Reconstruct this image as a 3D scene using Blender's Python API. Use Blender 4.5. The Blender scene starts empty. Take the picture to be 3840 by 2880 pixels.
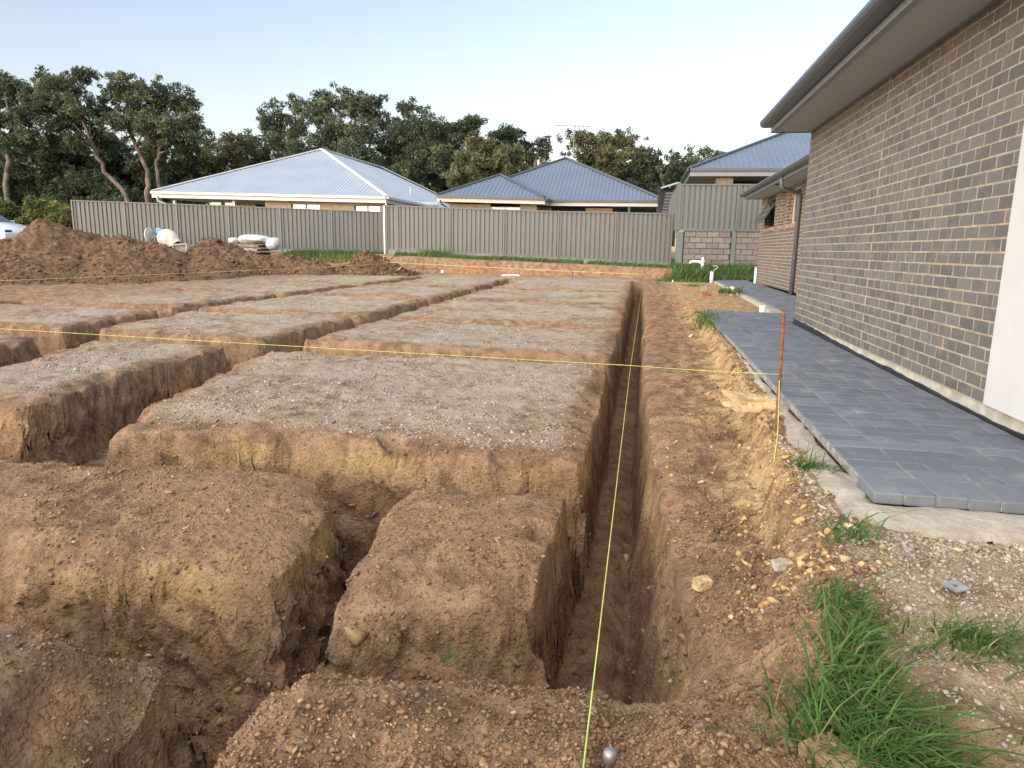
import bpy, math, random
import numpy as np
from math import radians as R_
rng = np.random.default_rng(7)
random.seed(7)
SC = bpy.context.scene
COL = SC.collection

# ------------------------------------------------------------------ helpers
def tag(o, label=None, cat=None, group=None, kind=None):
    if label: o['label'] = label
    if cat: o['category'] = cat
    if group: o['group'] = group
    if kind: o['kind'] = kind
    return o

def empty(name, loc=(0, 0, 0), rz=0.0):
    o = bpy.data.objects.new(name, None)
    o.location = loc
    o.rotation_euler = (0, 0, rz)
    o.empty_display_size = 0.2
    COL.objects.link(o)
    return o

def link_mesh(name, me, mat, parent=None, smooth=False):
    if mat is not None:
        me.materials.append(mat)
    if smooth:
        me.shade_smooth()
    o = bpy.data.objects.new(name, me)
    COL.objects.link(o)
    if parent is not None:
        o.parent = parent
    return o

def np_mesh(name, V, F, mat, parent=None, smooth=False, attrs=None, color=None):
    """V (n,3); F (m,k) all the same size k"""
    V = np.asarray(V, np.float32); F = np.asarray(F, np.int32)
    me = bpy.data.meshes.new(name)
    n, k = F.shape
    me.vertices.add(len(V)); me.vertices.foreach_set('co', V.ravel())
    me.loops.add(n * k); me.loops.foreach_set('vertex_index', F.ravel())
    me.polygons.add(n)
    me.polygons.foreach_set('loop_start', np.arange(0, n * k, k, dtype=np.int32))
    me.polygons.foreach_set('loop_total', np.full(n, k, np.int32))
    if attrs:
        for an, av in attrs.items():
            a = me.attributes.new(an, 'FLOAT', 'POINT')
            a.data.foreach_set('value', np.asarray(av, np.float32).ravel())
    if color is not None:
        a = me.attributes.new('col', 'FLOAT_COLOR', 'POINT')
        c = np.ones((len(V), 4), np.float32); c[:, :3] = color
        a.data.foreach_set('color', c.ravel())
    me.update(calc_edges=True)
    me.validate()
    return link_mesh(name, me, mat, parent, smooth)

class MB:
    """collects boxes, bars, tubes, prisms; build() links ONE mesh object"""
    def __init__(s): s.v = []; s.f = []
    def add(s, V, F):
        b = len(s.v)
        s.v += [tuple(map(float, p)) for p in V]
        s.f += [tuple(i + b for i in f) for f in F]
        return s
    def box(s, x0, x1, y0, y1, z0, z1):
        V = [(x0, y0, z0), (x1, y0, z0), (x1, y1, z0), (x0, y1, z0), (x0, y0, z1), (x1, y0, z1), (x1, y1, z1), (x0, y1, z1)]
        return s.add(V, [(0, 3, 2, 1), (4, 5, 6, 7), (0, 1, 5, 4), (1, 2, 6, 5), (2, 3, 7, 6), (3, 0, 4, 7)])
    def cbox(s, x0, x1, y0, y1, z0, z1, b):
        """box with chamfered edges"""
        V = []; F = []
        X = (x0, x1); Y = (y0, y1); Z = (z0, z1)
        idx = {}
        for i in (0, 1):
            for j in (0, 1):
                for k in (0, 1):
                    sx = b if i == 0 else -b; sy = b if j == 0 else -b; sz = b if k == 0 else -b
                    idx[i, j, k, 0] = len(V); V.append((X[i], Y[j] + sy, Z[k] + sz))
                    idx[i, j, k, 1] = len(V); V.append((X[i] + sx, Y[j], Z[k] + sz))
                    idx[i, j, k, 2] = len(V); V.append((X[i] + sx, Y[j] + sy, Z[k]))
        q = [(0, 0), (1, 0), (1, 1), (0, 1)]
        for e in (0, 1):
            F.append([idx[e, a, c, 0] for a, c in q]); F.append([idx[a, e, c, 1] for a, c in q]); F.append([idx[a, c, e, 2] for a, c in q])
        for a in (0, 1):
            for c in (0, 1):
                F.append([idx[0, a, c, 1], idx[1, a, c, 1], idx[1, a, c, 2], idx[0, a, c, 2]])
                F.append([idx[a, 0, c, 0], idx[a, 1, c, 0], idx[a, 1, c, 2], idx[a, 0, c, 2]])
                F.append([idx[a, c, 0, 0], idx[a, c, 1, 0], idx[a, c, 1, 1], idx[a, c, 0, 1]])
        for i in (0, 1):
            for j in (0, 1):
                for k in (0, 1):
                    F.append([idx[i, j, k, 0], idx[i, j, k, 1], idx[i, j, k, 2]])
        return s.add(V, F)
    def bar(s, p, q, w, h=None, up=(0, 0, 1)):
        h = h or w
        p = np.array(p, float); q = np.array(q, float); d = q - p; d /= np.linalg.norm(d)
        u = np.array(up, float)
        if abs(d @ u) > .95: u = np.array((1.0, 0, 0))
        a = np.cross(d, u); a /= np.linalg.norm(a); c = np.cross(a, d)
        V = []
        for e in (p, q):
            for sx, sy in ((-1, -1), (1, -1), (1, 1), (-1, 1)): V.append(e + a * sx * w / 2 + c * sy * h / 2)
        return s.add(V, [(0, 1, 2, 3), (7, 6, 5, 4), (0, 4, 5, 1), (1, 5, 6, 2), (2, 6, 7, 3), (3, 7, 4, 0)])
    def tube(s, pts, rad, n=8, cap=True):
        pts = [np.array(p, float) for p in pts]
        if not hasattr(rad, '__len__'): rad = [rad] * len(pts)
        V = []; F = []
        ref = None
        for i, p in enumerate(pts):
            d = pts[min(i + 1, len(pts) - 1)] - pts[max(i - 1, 0)]
            d /= (np.linalg.norm(d) + 1e-9)
            if ref is None:
                ref = np.array((0, 0, 1.0)) if abs(d[2]) < .9 else np.array((1.0, 0, 0))
            a = np.cross(d, ref); a /= np.linalg.norm(a); c = np.cross(a, d); ref = c
            for k in range(n):
                t = 2 * math.pi * k / n
                V.append(p + rad[i] * (math.cos(t) * a + math.sin(t) * c))
        for i in range(len(pts) - 1):
            for k in range(n):
                F.append((i * n + k, i * n + (k + 1) % n, (i + 1) * n + (k + 1) % n, (i + 1) * n + k))
        if cap:
            F.append(tuple(range(n - 1, -1, -1))); F.append(tuple((len(pts) - 1) * n + k for k in range(n)))
        return s.add(V, F)
    def lathe(s, prof, M, n=20, cap=(True, True)):
        """prof list of (r,z); M 4x4 matrix (numpy)"""
        V = []; F = []
        for r, z in prof:
            for k in range(n):
                t = 2 * math.pi * k / n
                p = M @ np.array((r * math.cos(t), r * math.sin(t), z, 1.0)); V.append(p[:3])
        m = len(prof)
        for i in range(m - 1):
            for k in range(n):
                F.append((i * n + k, i * n + (k + 1) % n, (i + 1) * n + (k + 1) % n, (i + 1) * n + k))
        if cap[0]: F.append(tuple(range(n - 1, -1, -1)))
        if cap[1]: F.append(tuple((m - 1) * n + k for k in range(n)))
        return s.add(V, F)
    def sweep_y(s, prof, y0, y1, closed=True):
        """profile of (x,z) swept along y"""
        n = len(prof)
        V = [(x, y0, z) for x, z in prof] + [(x, y1, z) for x, z in prof]
        F = [(i, (i + 1) % n, n + (i + 1) % n, n + i) for i in range(n if closed else n - 1)]
        if closed:
            F.append(tuple(range(n - 1, -1, -1))); F.append(tuple(range(n, 2 * n)))
        return s.add(V, F)
    def build(s, name, mat, parent=None, smooth=False, bevel=0.0):
        me = bpy.data.meshes.new(name)
        me.from_pydata(s.v, [], s.f)
        me.update()
        o = link_mesh(name, me, mat, parent, smooth)
        if bevel:
            m = o.modifiers.new('bevel', 'BEVEL'); m.width = bevel; m.segments = 2; m.limit_method = 'ANGLE'
        return o

def rot_matrix(loc, rx=0, ry=0, rz=0):
    from mathutils import Euler, Matrix
    return np.array(Matrix.Translation(loc) @ Euler((rx, ry, rz)).to_matrix().to_4x4())

# ------------------------------------------------------------------ noise (numpy)
def _h(ix, iy, seed):
    h = (ix.astype(np.int64) * 374761393 + iy.astype(np.int64) * 668265263 + seed * 974634541) & 0xFFFFFFFF
    h = ((h ^ (h >> 13)) * 1274126177) & 0xFFFFFFFF
    h = h ^ (h >> 16)
    return (h & 0xFFFF) / 65535.0

def vn(x, y, seed=0):
    ix = np.floor(x); iy = np.floor(y); fx = x - ix; fy = y - iy
    fx = fx * fx * fx * (fx * (fx * 6 - 15) + 10); fy = fy * fy * fy * (fy * (fy * 6 - 15) + 10)
    a = _h(ix, iy, seed); b = _h(ix + 1, iy, seed); c = _h(ix, iy + 1, seed); d = _h(ix + 1, iy + 1, seed)
    return ((a * (1 - fx) + b * fx) * (1 - fy) + (c * (1 - fx) + d * fx) * fy) * 2 - 1

def fbm(x, y, sc, oct=4, seed=0, gain=.5, rot=True):
    s = 0; a = 1.0; t = 0
    for o in range(oct):
        c, n = math.cos(o * 1.1 + .4), math.sin(o * 1.1 + .4)
        s = s + a * vn((x * c - y * n) * sc, (x * n + y * c) * sc, seed + o * 17)
        t += a; a *= gain; sc *= 2.03
    return s / t

def sstep(a, b, x):
    t = np.clip((x - a) / (b - a), 0, 1); return t * t * (3 - 2 * t)

# ------------------------------------------------------------------ materials
def new_mat(name):
    m = bpy.data.materials.new(name); m.use_nodes = True
    nt = m.node_tree; nt.nodes.clear()
    out = nt.nodes.new('ShaderNodeOutputMaterial'); b = nt.nodes.new('ShaderNodeBsdfPrincipled')
    nt.links.new(b.outputs[0], out.inputs[0])
    return m, nt, b

def N(nt, typ, **kw):
    n = nt.nodes.new(typ)
    for k, v in kw.items():
        if k.startswith('i_'):
            key = k[2:]
            key = int(key) if key.isdigit() else key.replace('_', ' ')
            n.inputs[key].default_value = v
        else: setattr(n, k, v)
    return n

def mixc(nt, fac, a, b, blend='MIX'):
    n = nt.nodes.new('ShaderNodeMix'); n.data_type = 'RGBA'; n.blend_type = blend
    for sock, v in ((n.inputs[0], fac), (n.inputs[6], a), (n.inputs[7], b)):
        if isinstance(v, (int, float)): sock.default_value = v
        elif isinstance(v, (tuple, list)): sock.default_value = (*v[:3], 1)
        else: nt.links.new(v, sock)
    return n.outputs[2]

def ramp(nt, src, a, b, c0=0.0, c1=1.0):
    n = nt.nodes.new('ShaderNodeMapRange'); n.clamp = True; n.interpolation_type = 'SMOOTHSTEP'
    n.inputs[1].default_value = a; n.inputs[2].default_value = b; n.inputs[3].default_value = c0; n.inputs[4].default_value = c1
    nt.links.new(src, n.inputs[0]); return n.outputs[0]

def math_(nt, op, a, b=None):
    n = nt.nodes.new('ShaderNodeMath'); n.operation = op
    for i, v in enumerate((a, b)):
        if v is None: continue
        if isinstance(v, (int, float)): n.inputs[i].default_value = v
        else: nt.links.new(v, n.inputs[i])
    return n.outputs[0]

def noise(nt, scale, detail=4, rough=.55, vec=None, dist=0):
    n = N(nt, 'ShaderNodeTexNoise'); n.inputs['Scale'].default_value = scale; n.inputs['Detail'].default_value = detail
    n.inputs['Roughness'].default_value = rough; n.inputs['Distortion'].default_value = dist
    nt.links.new(vec if vec is not None else objco(nt), n.inputs['Vector'])
    return n.outputs[0]

def objco(nt):
    for n in nt.nodes:
        if n.bl_idname == 'ShaderNodeTexCoord': return n.outputs['Object']
    return nt.nodes.new('ShaderNodeTexCoord').outputs['Object']

def bump(nt, b, height, strength=.5, dist=.01, prev=None):
    n = N(nt, 'ShaderNodeBump'); n.inputs['Strength'].default_value = strength; n.inputs['Distance'].default_value = dist
    nt.links.new(height, n.inputs['Height'])
    if prev is not None: nt.links.new(prev, n.inputs['Normal'])
    nt.links.new(n.outputs[0], b.inputs['Normal']); return n.outputs[0]

def attr(nt, name):
    n = N(nt, 'ShaderNodeAttribute'); n.attribute_name = name; return n

def plain(name, col, rough=.6, var=.15, nscale=4, bscale=40, bstr=.15, bdist=.004, metal=0, spec=.5):
    m, nt, b = new_mat(name)
    f = noise(nt, nscale, 5)
    c2 = tuple(max(0, c * (1 - var)) for c in col); c1 = tuple(min(1, c * (1 + var)) for c in col)
    nt.links.new(mixc(nt, ramp(nt, f, .3, .7), c2, c1), b.inputs['Base Color'])
    b.inputs['Roughness'].default_value = rough; b.inputs['Metallic'].default_value = metal
    b.inputs['Specular IOR Level'].default_value = spec
    if bstr: bump(nt, b, noise(nt, bscale, 4), bstr, bdist)
    return m

M = {}
def brick_mat(name, cols, mortar, w=.22, h=.0816, offset=.5, ms=.010):
    m, nt, b = new_mat(name)
    co = objco(nt)
    sep = N(nt, 'ShaderNodeSeparateXYZ'); nt.links.new(co, sep.inputs[0])
    u = math_(nt, 'ADD', sep.outputs[0], sep.outputs[1])
    cb = N(nt, 'ShaderNodeCombineXYZ'); nt.links.new(u, cb.inputs[0]); nt.links.new(sep.outputs[2], cb.inputs[1])
    br = N(nt, 'ShaderNodeTexBrick'); nt.links.new(cb.outputs[0], br.inputs['Vector'])
    br.offset = offset
    br.inputs['Scale'].default_value = 1; br.inputs['Brick Width'].default_value = w; br.inputs['Row Height'].default_value = h
    br.inputs['Mortar Size'].default_value = ms; br.inputs['Mortar Smooth'].default_value = .1; br.inputs['Bias'].default_value = 0
    br.inputs['Color1'].default_value = (*cols[0], 1); br.inputs['Color2'].default_value = (*cols[1], 1); br.inputs['Mortar'].default_value = (*mortar, 1)
    f = ramp(nt, noise(nt, 14, 5), .3, .7, .75, 1.25)
    nt.links.new(mixc(nt, 1.0, br.outputs[0], f, 'MULTIPLY'), b.inputs['Base Color'])
    b.inputs['Roughness'].default_value = .85
    inv = math_(nt, 'SUBTRACT', 1.0, br.outputs[1])
    n1 = bump(nt, b, inv, .8, .006)
    bump(nt, b, noise(nt, 60, 4), .3, .004, n1)
    return m

# near-wall bricks (real geometry, per-brick random in 'rnd')
m, nt, b = new_mat('brick_clay')
a = attr(nt, 'rnd')
c = mixc(nt, a.outputs['Fac'], (.118, .118, .110), (.178, .176, .160))
c = mixc(nt, ramp(nt, noise(nt, 9, 6, .6), .45, .8), c, (.24, .20, .15))
c = mixc(nt, ramp(nt, noise(nt, 70, 4), .55, .75), c, (.10, .095, .085))
nt.links.new(c, b.inputs['Base Color']); b.inputs['Roughness'].default_value = .8
bump(nt, b, noise(nt, 55, 6, .65), .45, .005)
M['brick_clay'] = m
M['mortar'] = plain('mortar', (.40, .335, .245), .95, .18, 12, 90, .5, .003)
M['brick2'] = brick_mat('brick_wall_second', ((.12, .11, .09), (.19, .165, .13)), (.42, .35, .25))
M['brick_tan'] = brick_mat('brick_tan', ((.42, .32, .22), (.50, .40, .29)), (.55, .48, .4))
M['brick_brown'] = brick_mat('brick_brown', ((.24, .18, .12), (.30, .22, .15)), (.32, .27, .2))
M['sill'] = plain('sill_brick', (.36, .25, .17), .85, .25, 9, 60, .3)
M['render'] = plain('render_white', (.60, .60, .59), .9, .03, 3, 160, .35, .003)
M['slab'] = plain('slab_concrete', (.50, .46, .38), .9, .22, 7, 60, .6, .006)
M['membrane'] = plain('membrane_black', (.018, .020, .024), .45, .3, 10, 30, .3)
M['fascia'] = plain('fascia_grey', (.235, .26, .28), .4, .04, 2, 20, 0)
M['gutter'] = plain('gutter_grey', (.070, .082, .098), .33, .05, 2, 20, 0)
M['soffit'] = plain('soffit_board', (.46, .49, .49), .8, .03, 1.5, 30, .05)
M['downpipe'] = plain('downpipe_grey', (.125, .14, .155), .4, .06, 2, 20, 0)
M['pvc'] = plain('pvc_white', (.80, .80, .78), .35, .03, 5, 20, 0)
M['winframe'] = plain('window_frame_dark', (.10, .10, .10), .4, .05, 4, 20, 0)
M['winframe_white'] = plain('window_frame_cream', (.62, .60, .55), .5, .05, 4, 20, 0)
M['dark_room'] = plain('dark_interior', (.02, .02, .02), .8, .2, 4, 20, 0)
m, nt, b = new_mat('window_glass'); b.inputs['Base Color'].default_value = (.02, .024, .026, 1); b.inputs['Roughness'].default_value = .02
b.inputs['Specular IOR Level'].default_value = 1.0
b.inputs['IOR'].default_value = 2.2
M['glass'] = m
M['fence_grey'] = plain('fence_steel_grey', (.132, .138, .126), .45, .05, .8, 30, 0)
M['fence_dark'] = plain('fence_steel_green_grey', (.125, .135, .125), .45, .05, .8, 30, 0)
M['plinth'] = plain('concrete_plinth', (.24, .25, .245), .9, .15, 3, 40, .3)
M['post_green'] = plain('steel_post_green', (.13, .155, .145), .5, .08, 1.5, 30, 0)
M['rust'] = plain('rusty_steel', (.20, .085, .045), .8, .45, 40, 160, .6, .003)
M['paint_blue'] = plain('peg_blue', (.03, .06, .35), .5, .1, 5, 20, 0)
M['string_yellow'] = plain('string_yellow_green', (.50, .60, .16), .7, .15, 30, 400, .2, .001)
M['string_tan'] = plain('string_tan', (.60, .45, .16), .7, .2, 20, 400, .2, .001)
M['timber'] = plain('weathered_timber', (.34, .25, .165), .85, .3, 8, 60, .4)
M['timber_pale'] = plain('pale_timber', (.50, .39, .26), .85, .2, 8, 60, .3)
M['bag'] = plain('white_plastic_bag', (.55, .55, .52), .5, .06, 6, 9, .8, .04)
M['car_white'] = plain('car_paint_white', (.70, .73, .78), .18, .01, 1, 10, 0)
M['tyre'] = plain('tyre_rubber', (.02, .02, .02), .8, .2, 10, 50, .2)
M['chrome'] = plain('alloy_metal', (.55, .56, .58), .3, .05, 3, 20, 0, metal=1)
M['galv'] = plain('galvanised_steel', (.55, .57, .60), .35, .12, 25, 80, .1, metal=.8)
M['mixer_drum'] = plain('cement_coated_drum', (.60, .57, .48), .8, .16, 6, 30, .4)
M['mixer_grey'] = plain('mixer_grey_cover', (.22, .22, .21), .6, .3, 9, 30, .2)
M['mixer_blue'] = plain('mixer_blue_motor', (.13, .32, .55), .5, .15, 6, 30, .1)
M['antenna'] = plain('antenna_metal', (.30, .29, .28), .4, .1, 3, 10, 0, metal=.6)
M['sandstone'] = plain('sandstone', (.52, .38, .20), .95, .3, 9, 35, 1.0, .02)
M['clay_lump'] = plain('clay_lump', (.36, .235, .12), .95, .3, 9, 45, 1.0, .02)
M['brickred'] = plain('brick_fragment', (.33, .15, .08), .9, .3, 12, 60, .5)
M['greystone'] = plain('grey_stone', (.30, .28, .25), .9, .3, 8, 40, .6)
M['white_litter'] = plain('pale_litter', (.7, .72, .75), .5, .2, 9, 20, .2)

def metal_roof(name, col, rough=.35):
    m, nt, b = new_mat(name)
    f = noise(nt, .7, 4)
    c = mixc(nt, ramp(nt, f, .3, .7), tuple(k * .93 for k in col), tuple(k * 1.05 for k in col))
    nt.links.new(c, b.inputs['Base Color']); b.inputs['Roughness'].default_value = rough
    b.inputs['Specular IOR Level'].default_value = .6
    return m
M['roof_white'] = metal_roof('roof_pale_steel', (.31, .355, .415), .5)
M['roof_dark'] = metal_roof('roof_blue_grey_steel', (.13, .165, .22), .4)
M['roof_trim_white'] = plain('roof_trim_pale', (.62, .63, .63), .4, .04, 2, 10, 0)
M['roof_trim_dark'] = plain('roof_trim_dark', (.08, .095, .11), .4, .04, 2, 10, 0)
M['gutter_cream'] = plain('gutter_cream', (.62, .60, .52), .4, .04, 2, 10, 0)

# retaining blocks
m, nt, b = new_mat('split_face_block')
a = attr(nt, 'rnd')
c = mixc(nt, a.outputs['Fac'], (.185, .17, .152), (.265, .242, .218))
c = mixc(nt, ramp(nt, noise(nt, 20, 6, .65), .35, .7), mixc(nt, .4, c, (.12, .105, .10)), c)
nt.links.new(c, b.inputs['Base Color']); b.inputs['Roughness'].default_value = .95
bump(nt, b, noise(nt, 12, 6, .6), 1.0, .035)
M['block'] = m

# pavers
m, nt, b = new_mat('paver_charcoal')
a = attr(nt, 'rnd')
c = mixc(nt, a.outputs['Fac'], (.112, .129, .152), (.166, .183, .208))
c = mixc(nt, ramp(nt, noise(nt, 3.2, 6, .65), .5, .8), c, (.25, .265, .285))
c = mixc(nt, ramp(nt, noise(nt, 120, 3), .6, .8), c, (.075, .085, .10))
c = mixc(nt, ramp(nt, noise(nt, 1.1, 7, .7), .52, .78, 0, .45), c, (.30, .27, .225))
nt.links.new(c, b.inputs['Base Color']); b.inputs['Roughness'].default_value = .8
bump(nt, b, noise(nt, 150, 4), .5, .003)
M['paver'] = m
M['joint_sand'] = plain('joint_sand', (.30, .28, .25), .95, .4, 20, 120, .4, .003)

# concrete haunch
m, nt, b = new_mat('rough_concrete')
c = mixc(nt, ramp(nt, noise(nt, 5, 6, .65), .35, .7), (.35, .30, .23), (.53, .48, .395))
c = mixc(nt, ramp(nt, noise(nt, 80, 3), .6, .75), c, (.22, .19, .15))
nt.links.new(c, b.inputs['Base Color']); b.inputs['Roughness'].default_value = .95
n1 = bump(nt, b, noise(nt, 25, 6, .6), .8, .02); bump(nt, b, noise(nt, 140, 3), .6, .005, n1)
M['haunch'] = m

# terrain
def soil_material():
    m, nt, b = new_mat('soil')
    grav, depth, clay, red, dirt = (attr(nt, k).outputs['Fac'] for k in ('grav', 'depth', 'clay', 'red', 'sand'))
    n_lo = noise(nt, 1.3, 5, .6); n_mid = noise(nt, 7, 6, .6); n_hi = noise(nt, 45, 5, .6)
    co = objco(nt)
    mp = N(nt, 'ShaderNodeMapping'); mp.inputs['Scale'].default_value = (1, 1, 2.2); nt.links.new(co, mp.inputs[0])
    n_str = noise(nt, 9, 5, .6, mp.outputs[0])
    base = mixc(nt, ramp(nt, n_mid, .3, .7), (.170, .104, .062), (.415, .265, .158))
    base = mixc(nt, ramp(nt, n_lo, .45, .75), base, (.36, .225, .128))
    # stratum : yellow clay band between ~6 and ~24 cm below the pad, colour turns darker brown below it
    nd = math_(nt, 'ADD', depth, math_(nt, 'MULTIPLY', math_(nt, 'SUBTRACT', n_str, .5), .30))
    band = math_(nt, 'MULTIPLY', ramp(nt, nd, .05, .12), ramp(nt, nd, .30, .17))
    band = math_(nt, 'MULTIPLY', band, clay)
    base = mixc(nt, math_(nt, 'MULTIPLY', ramp(nt, nd, .24, .36), .8), base, mixc(nt, ramp(nt, n_mid, .3, .7), (.150, .086, .048), (.300, .170, .086)))
    base = mixc(nt, math_(nt, 'MULTIPLY', band, .85), base, mixc(nt, ramp(nt, n_mid, .3, .7), (.44, .27, .105), (.60, .415, .19)))
    # crushed rock on top of the pad
    gcol = mixc(nt, ramp(nt, n_hi, .35, .68), (.375, .305, .23), (.53, .45, .355))
    gf = math_(nt, 'MULTIPLY', grav, ramp(nt, math_(nt, 'ADD', math_(nt, 'MULTIPLY', n_mid, .55), math_(nt, 'MULTIPLY', n_lo, .6)), .36, .70))
    base = mixc(nt, gf, base, gcol)
    # sandy clay
    scol = mixc(nt, ramp(nt, n_mid, .3, .75), (.50, .30, .12), (.62, .46, .25))
    base = mixc(nt, math_(nt, 'MULTIPLY', dirt, ramp(nt, n_mid, .30, .58)), base, scol)
    rcol = mixc(nt, ramp(nt, n_mid, .3, .7), (.30, .10, .04), (.46, .20, .09))
    base = mixc(nt, math_(nt, 'MULTIPLY', red, ramp(nt, n_lo, .3, .6)), base, rcol)
    # pebbles as colour specks of their own
    vo = N(nt, 'ShaderNodeTexVoronoi'); vo.inputs['Scale'].default_value = 62; nt.links.new(co, vo.inputs['Vector'])
    sep = N(nt, 'ShaderNodeSeparateColor'); nt.links.new(vo.outputs['Color'], sep.inputs[0])
    speck = math_(nt, 'MULTIPLY', ramp(nt, sep.outputs[0], .90, .93), ramp(nt, vo.outputs['Distance'], .45, .32))
    base = mixc(nt, math_(nt, 'MULTIPLY', speck, .40), base, (.36, .29, .22))
    base = mixc(nt, ramp(nt, n_hi, .52, .74, 0, .55), base, (.10, .064, .042))
    moist = attr(nt, 'moist').outputs['Fac']
    base = mixc(nt, math_(nt, 'MULTIPLY', moist, .78), base, mixc(nt, 1.0, base, (.46, .435, .43), 'MULTIPLY'))
    nt.links.new(base, b.inputs['Base Color'])
    b.inputs['Roughness'].default_value = 1.0; b.inputs['Specular IOR Level'].default_value = .15
    n1 = bump(nt, b, n_hi, 1.0, .032)
    n2 = bump(nt, b, ramp(nt, vo.outputs['Distance'], .6, .1), .5, .010, n1)
    bump(nt, b, noise(nt, 160, 4, .6), .6, .006, n2)
    return m
M['soil'] = soil_material()

def stones_mat():
    m, nt, b = new_mat('stones')
    a = attr(nt, 'col')
    f = ramp(nt, noise(nt, 60, 4), .3, .7, .75, 1.2)
    nt.links.new(mixc(nt, 1.0, a.outputs['Color'], f, 'MULTIPLY'), b.inputs['Base Color']); b.inputs['Roughness'].default_value = .95
    b.inputs['Specular IOR Level'].default_value = .2
    bump(nt, b, noise(nt, 120, 3), .5, .004)
    return m
M['stones'] = stones_mat()

def leaf_mat(name, rough=.55, trans=.25):
    m, nt, b = new_mat(name)
    a = attr(nt, 'col')
    nt.links.new(a.outputs['Color'], b.inputs['Base Color']); b.inputs['Roughness'].default_value = rough
    b.inputs['Specular IOR Level'].default_value = .3
    tr = N(nt, 'ShaderNodeBsdfTranslucent'); nt.links.new(a.outputs['Color'], tr.inputs[0])
    mx = N(nt, 'ShaderNodeMixShader'); mx.inputs[0].default_value = trans
    nt.links.new(b.outputs[0], mx.inputs[1]); nt.links.new(tr.outputs[0], mx.inputs[2])
    out = [n for n in nt.nodes if n.bl_idname == 'ShaderNodeOutputMaterial'][0]
    nt.links.new(mx.outputs[0], out.inputs[0])
    return m
M['leaf'] = leaf_mat('leaves'); M['grassblade'] = leaf_mat('grass_blades', .5, .3)
m, nt, b = new_mat('gum_bark')
c = mixc(nt, ramp(nt, noise(nt, 1.5, 6, .6), .35, .65), (.085, .065, .05), (.25, .205, .16))
nt.links.new(c, b.inputs['Base Color']); b.inputs['Roughness'].default_value = .9
bump(nt, b, noise(nt, 8, 5), .6, .03)
M['bark'] = m

# ------------------------------------------------------------------ terrain
def poly_sdf(px, py, P):
    """signed distance, negative inside"""
    P = np.asarray(P, float); n = len(P)
    d2 = np.full(px.shape, 1e9); ins = np.zeros(px.shape, bool)
    for i in range(n):
        ax, ay = P[i]; bx, by = P[(i + 1) % n]
        ex, ey = bx - ax, by - ay
        wx, wy = px - ax, py - ay
        t = np.clip((wx * ex + wy * ey) / (ex * ex + ey * ey + 1e-12), 0, 1)
        dx, dy = wx - ex * t, wy - ey * t
        d2 = np.minimum(d2, dx * dx + dy * dy)
        cond = ((ay <= py) & (by > py)) | ((by <= py) & (ay > py))
        with np.errstate(divide='ignore', invalid='ignore'):
            xi = ax + (py - ay) * ex / (ey if ey != 0 else 1e-12)
        ins ^= cond & (px < xi)
    d = np.sqrt(d2)
    return np.where(ins, -d, d)

def strip(L, Rr):  # two polylines -> polygon
    return list(L) + list(reversed(Rr))

T2R = [(-3.35, 3.3), (-3.40, 3.82), (-3.50, 4.21), (-3.72, 4.8), (-3.72, 5.05), (-3.80, 5.77), (-4.0, 6.58), (-4.12, 8.44), (-4.05, 12.1), (-3.99, 15.2), (-3.92, 20.7), (-3.9, 22.6)]
T2L = [(-4.30, 3.3), (-4.42, 4.42), (-4.55, 5.0), (-4.72, 5.74), (-4.72, 6.72), (-4.68, 7.53), (-4.62, 8.39), (-4.50, 11.26), (-4.42, 14.46), (-4.34, 20.07), (-4.3, 22.6)]
T3R = [(-5.6, 3.5), (-5.85, 4.9), (-5.97, 5.62), (-6.14, 6.28), (-6.5, 7.37), (-7.14, 8.31), (-7.70, 11.13), (-7.5, 13.8), (-7.2, 18.1), (-6.98, 23.0)]
T3L = [(-6.3, 3.5), (-6.6, 4.9), (-6.75, 5.62), (-6.95, 6.28), (-7.3, 7.37), (-7.75, 8.31), (-8.18, 11.13), (-7.95, 13.8), (-7.62, 18.1), (-7.38, 23.0)]
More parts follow.
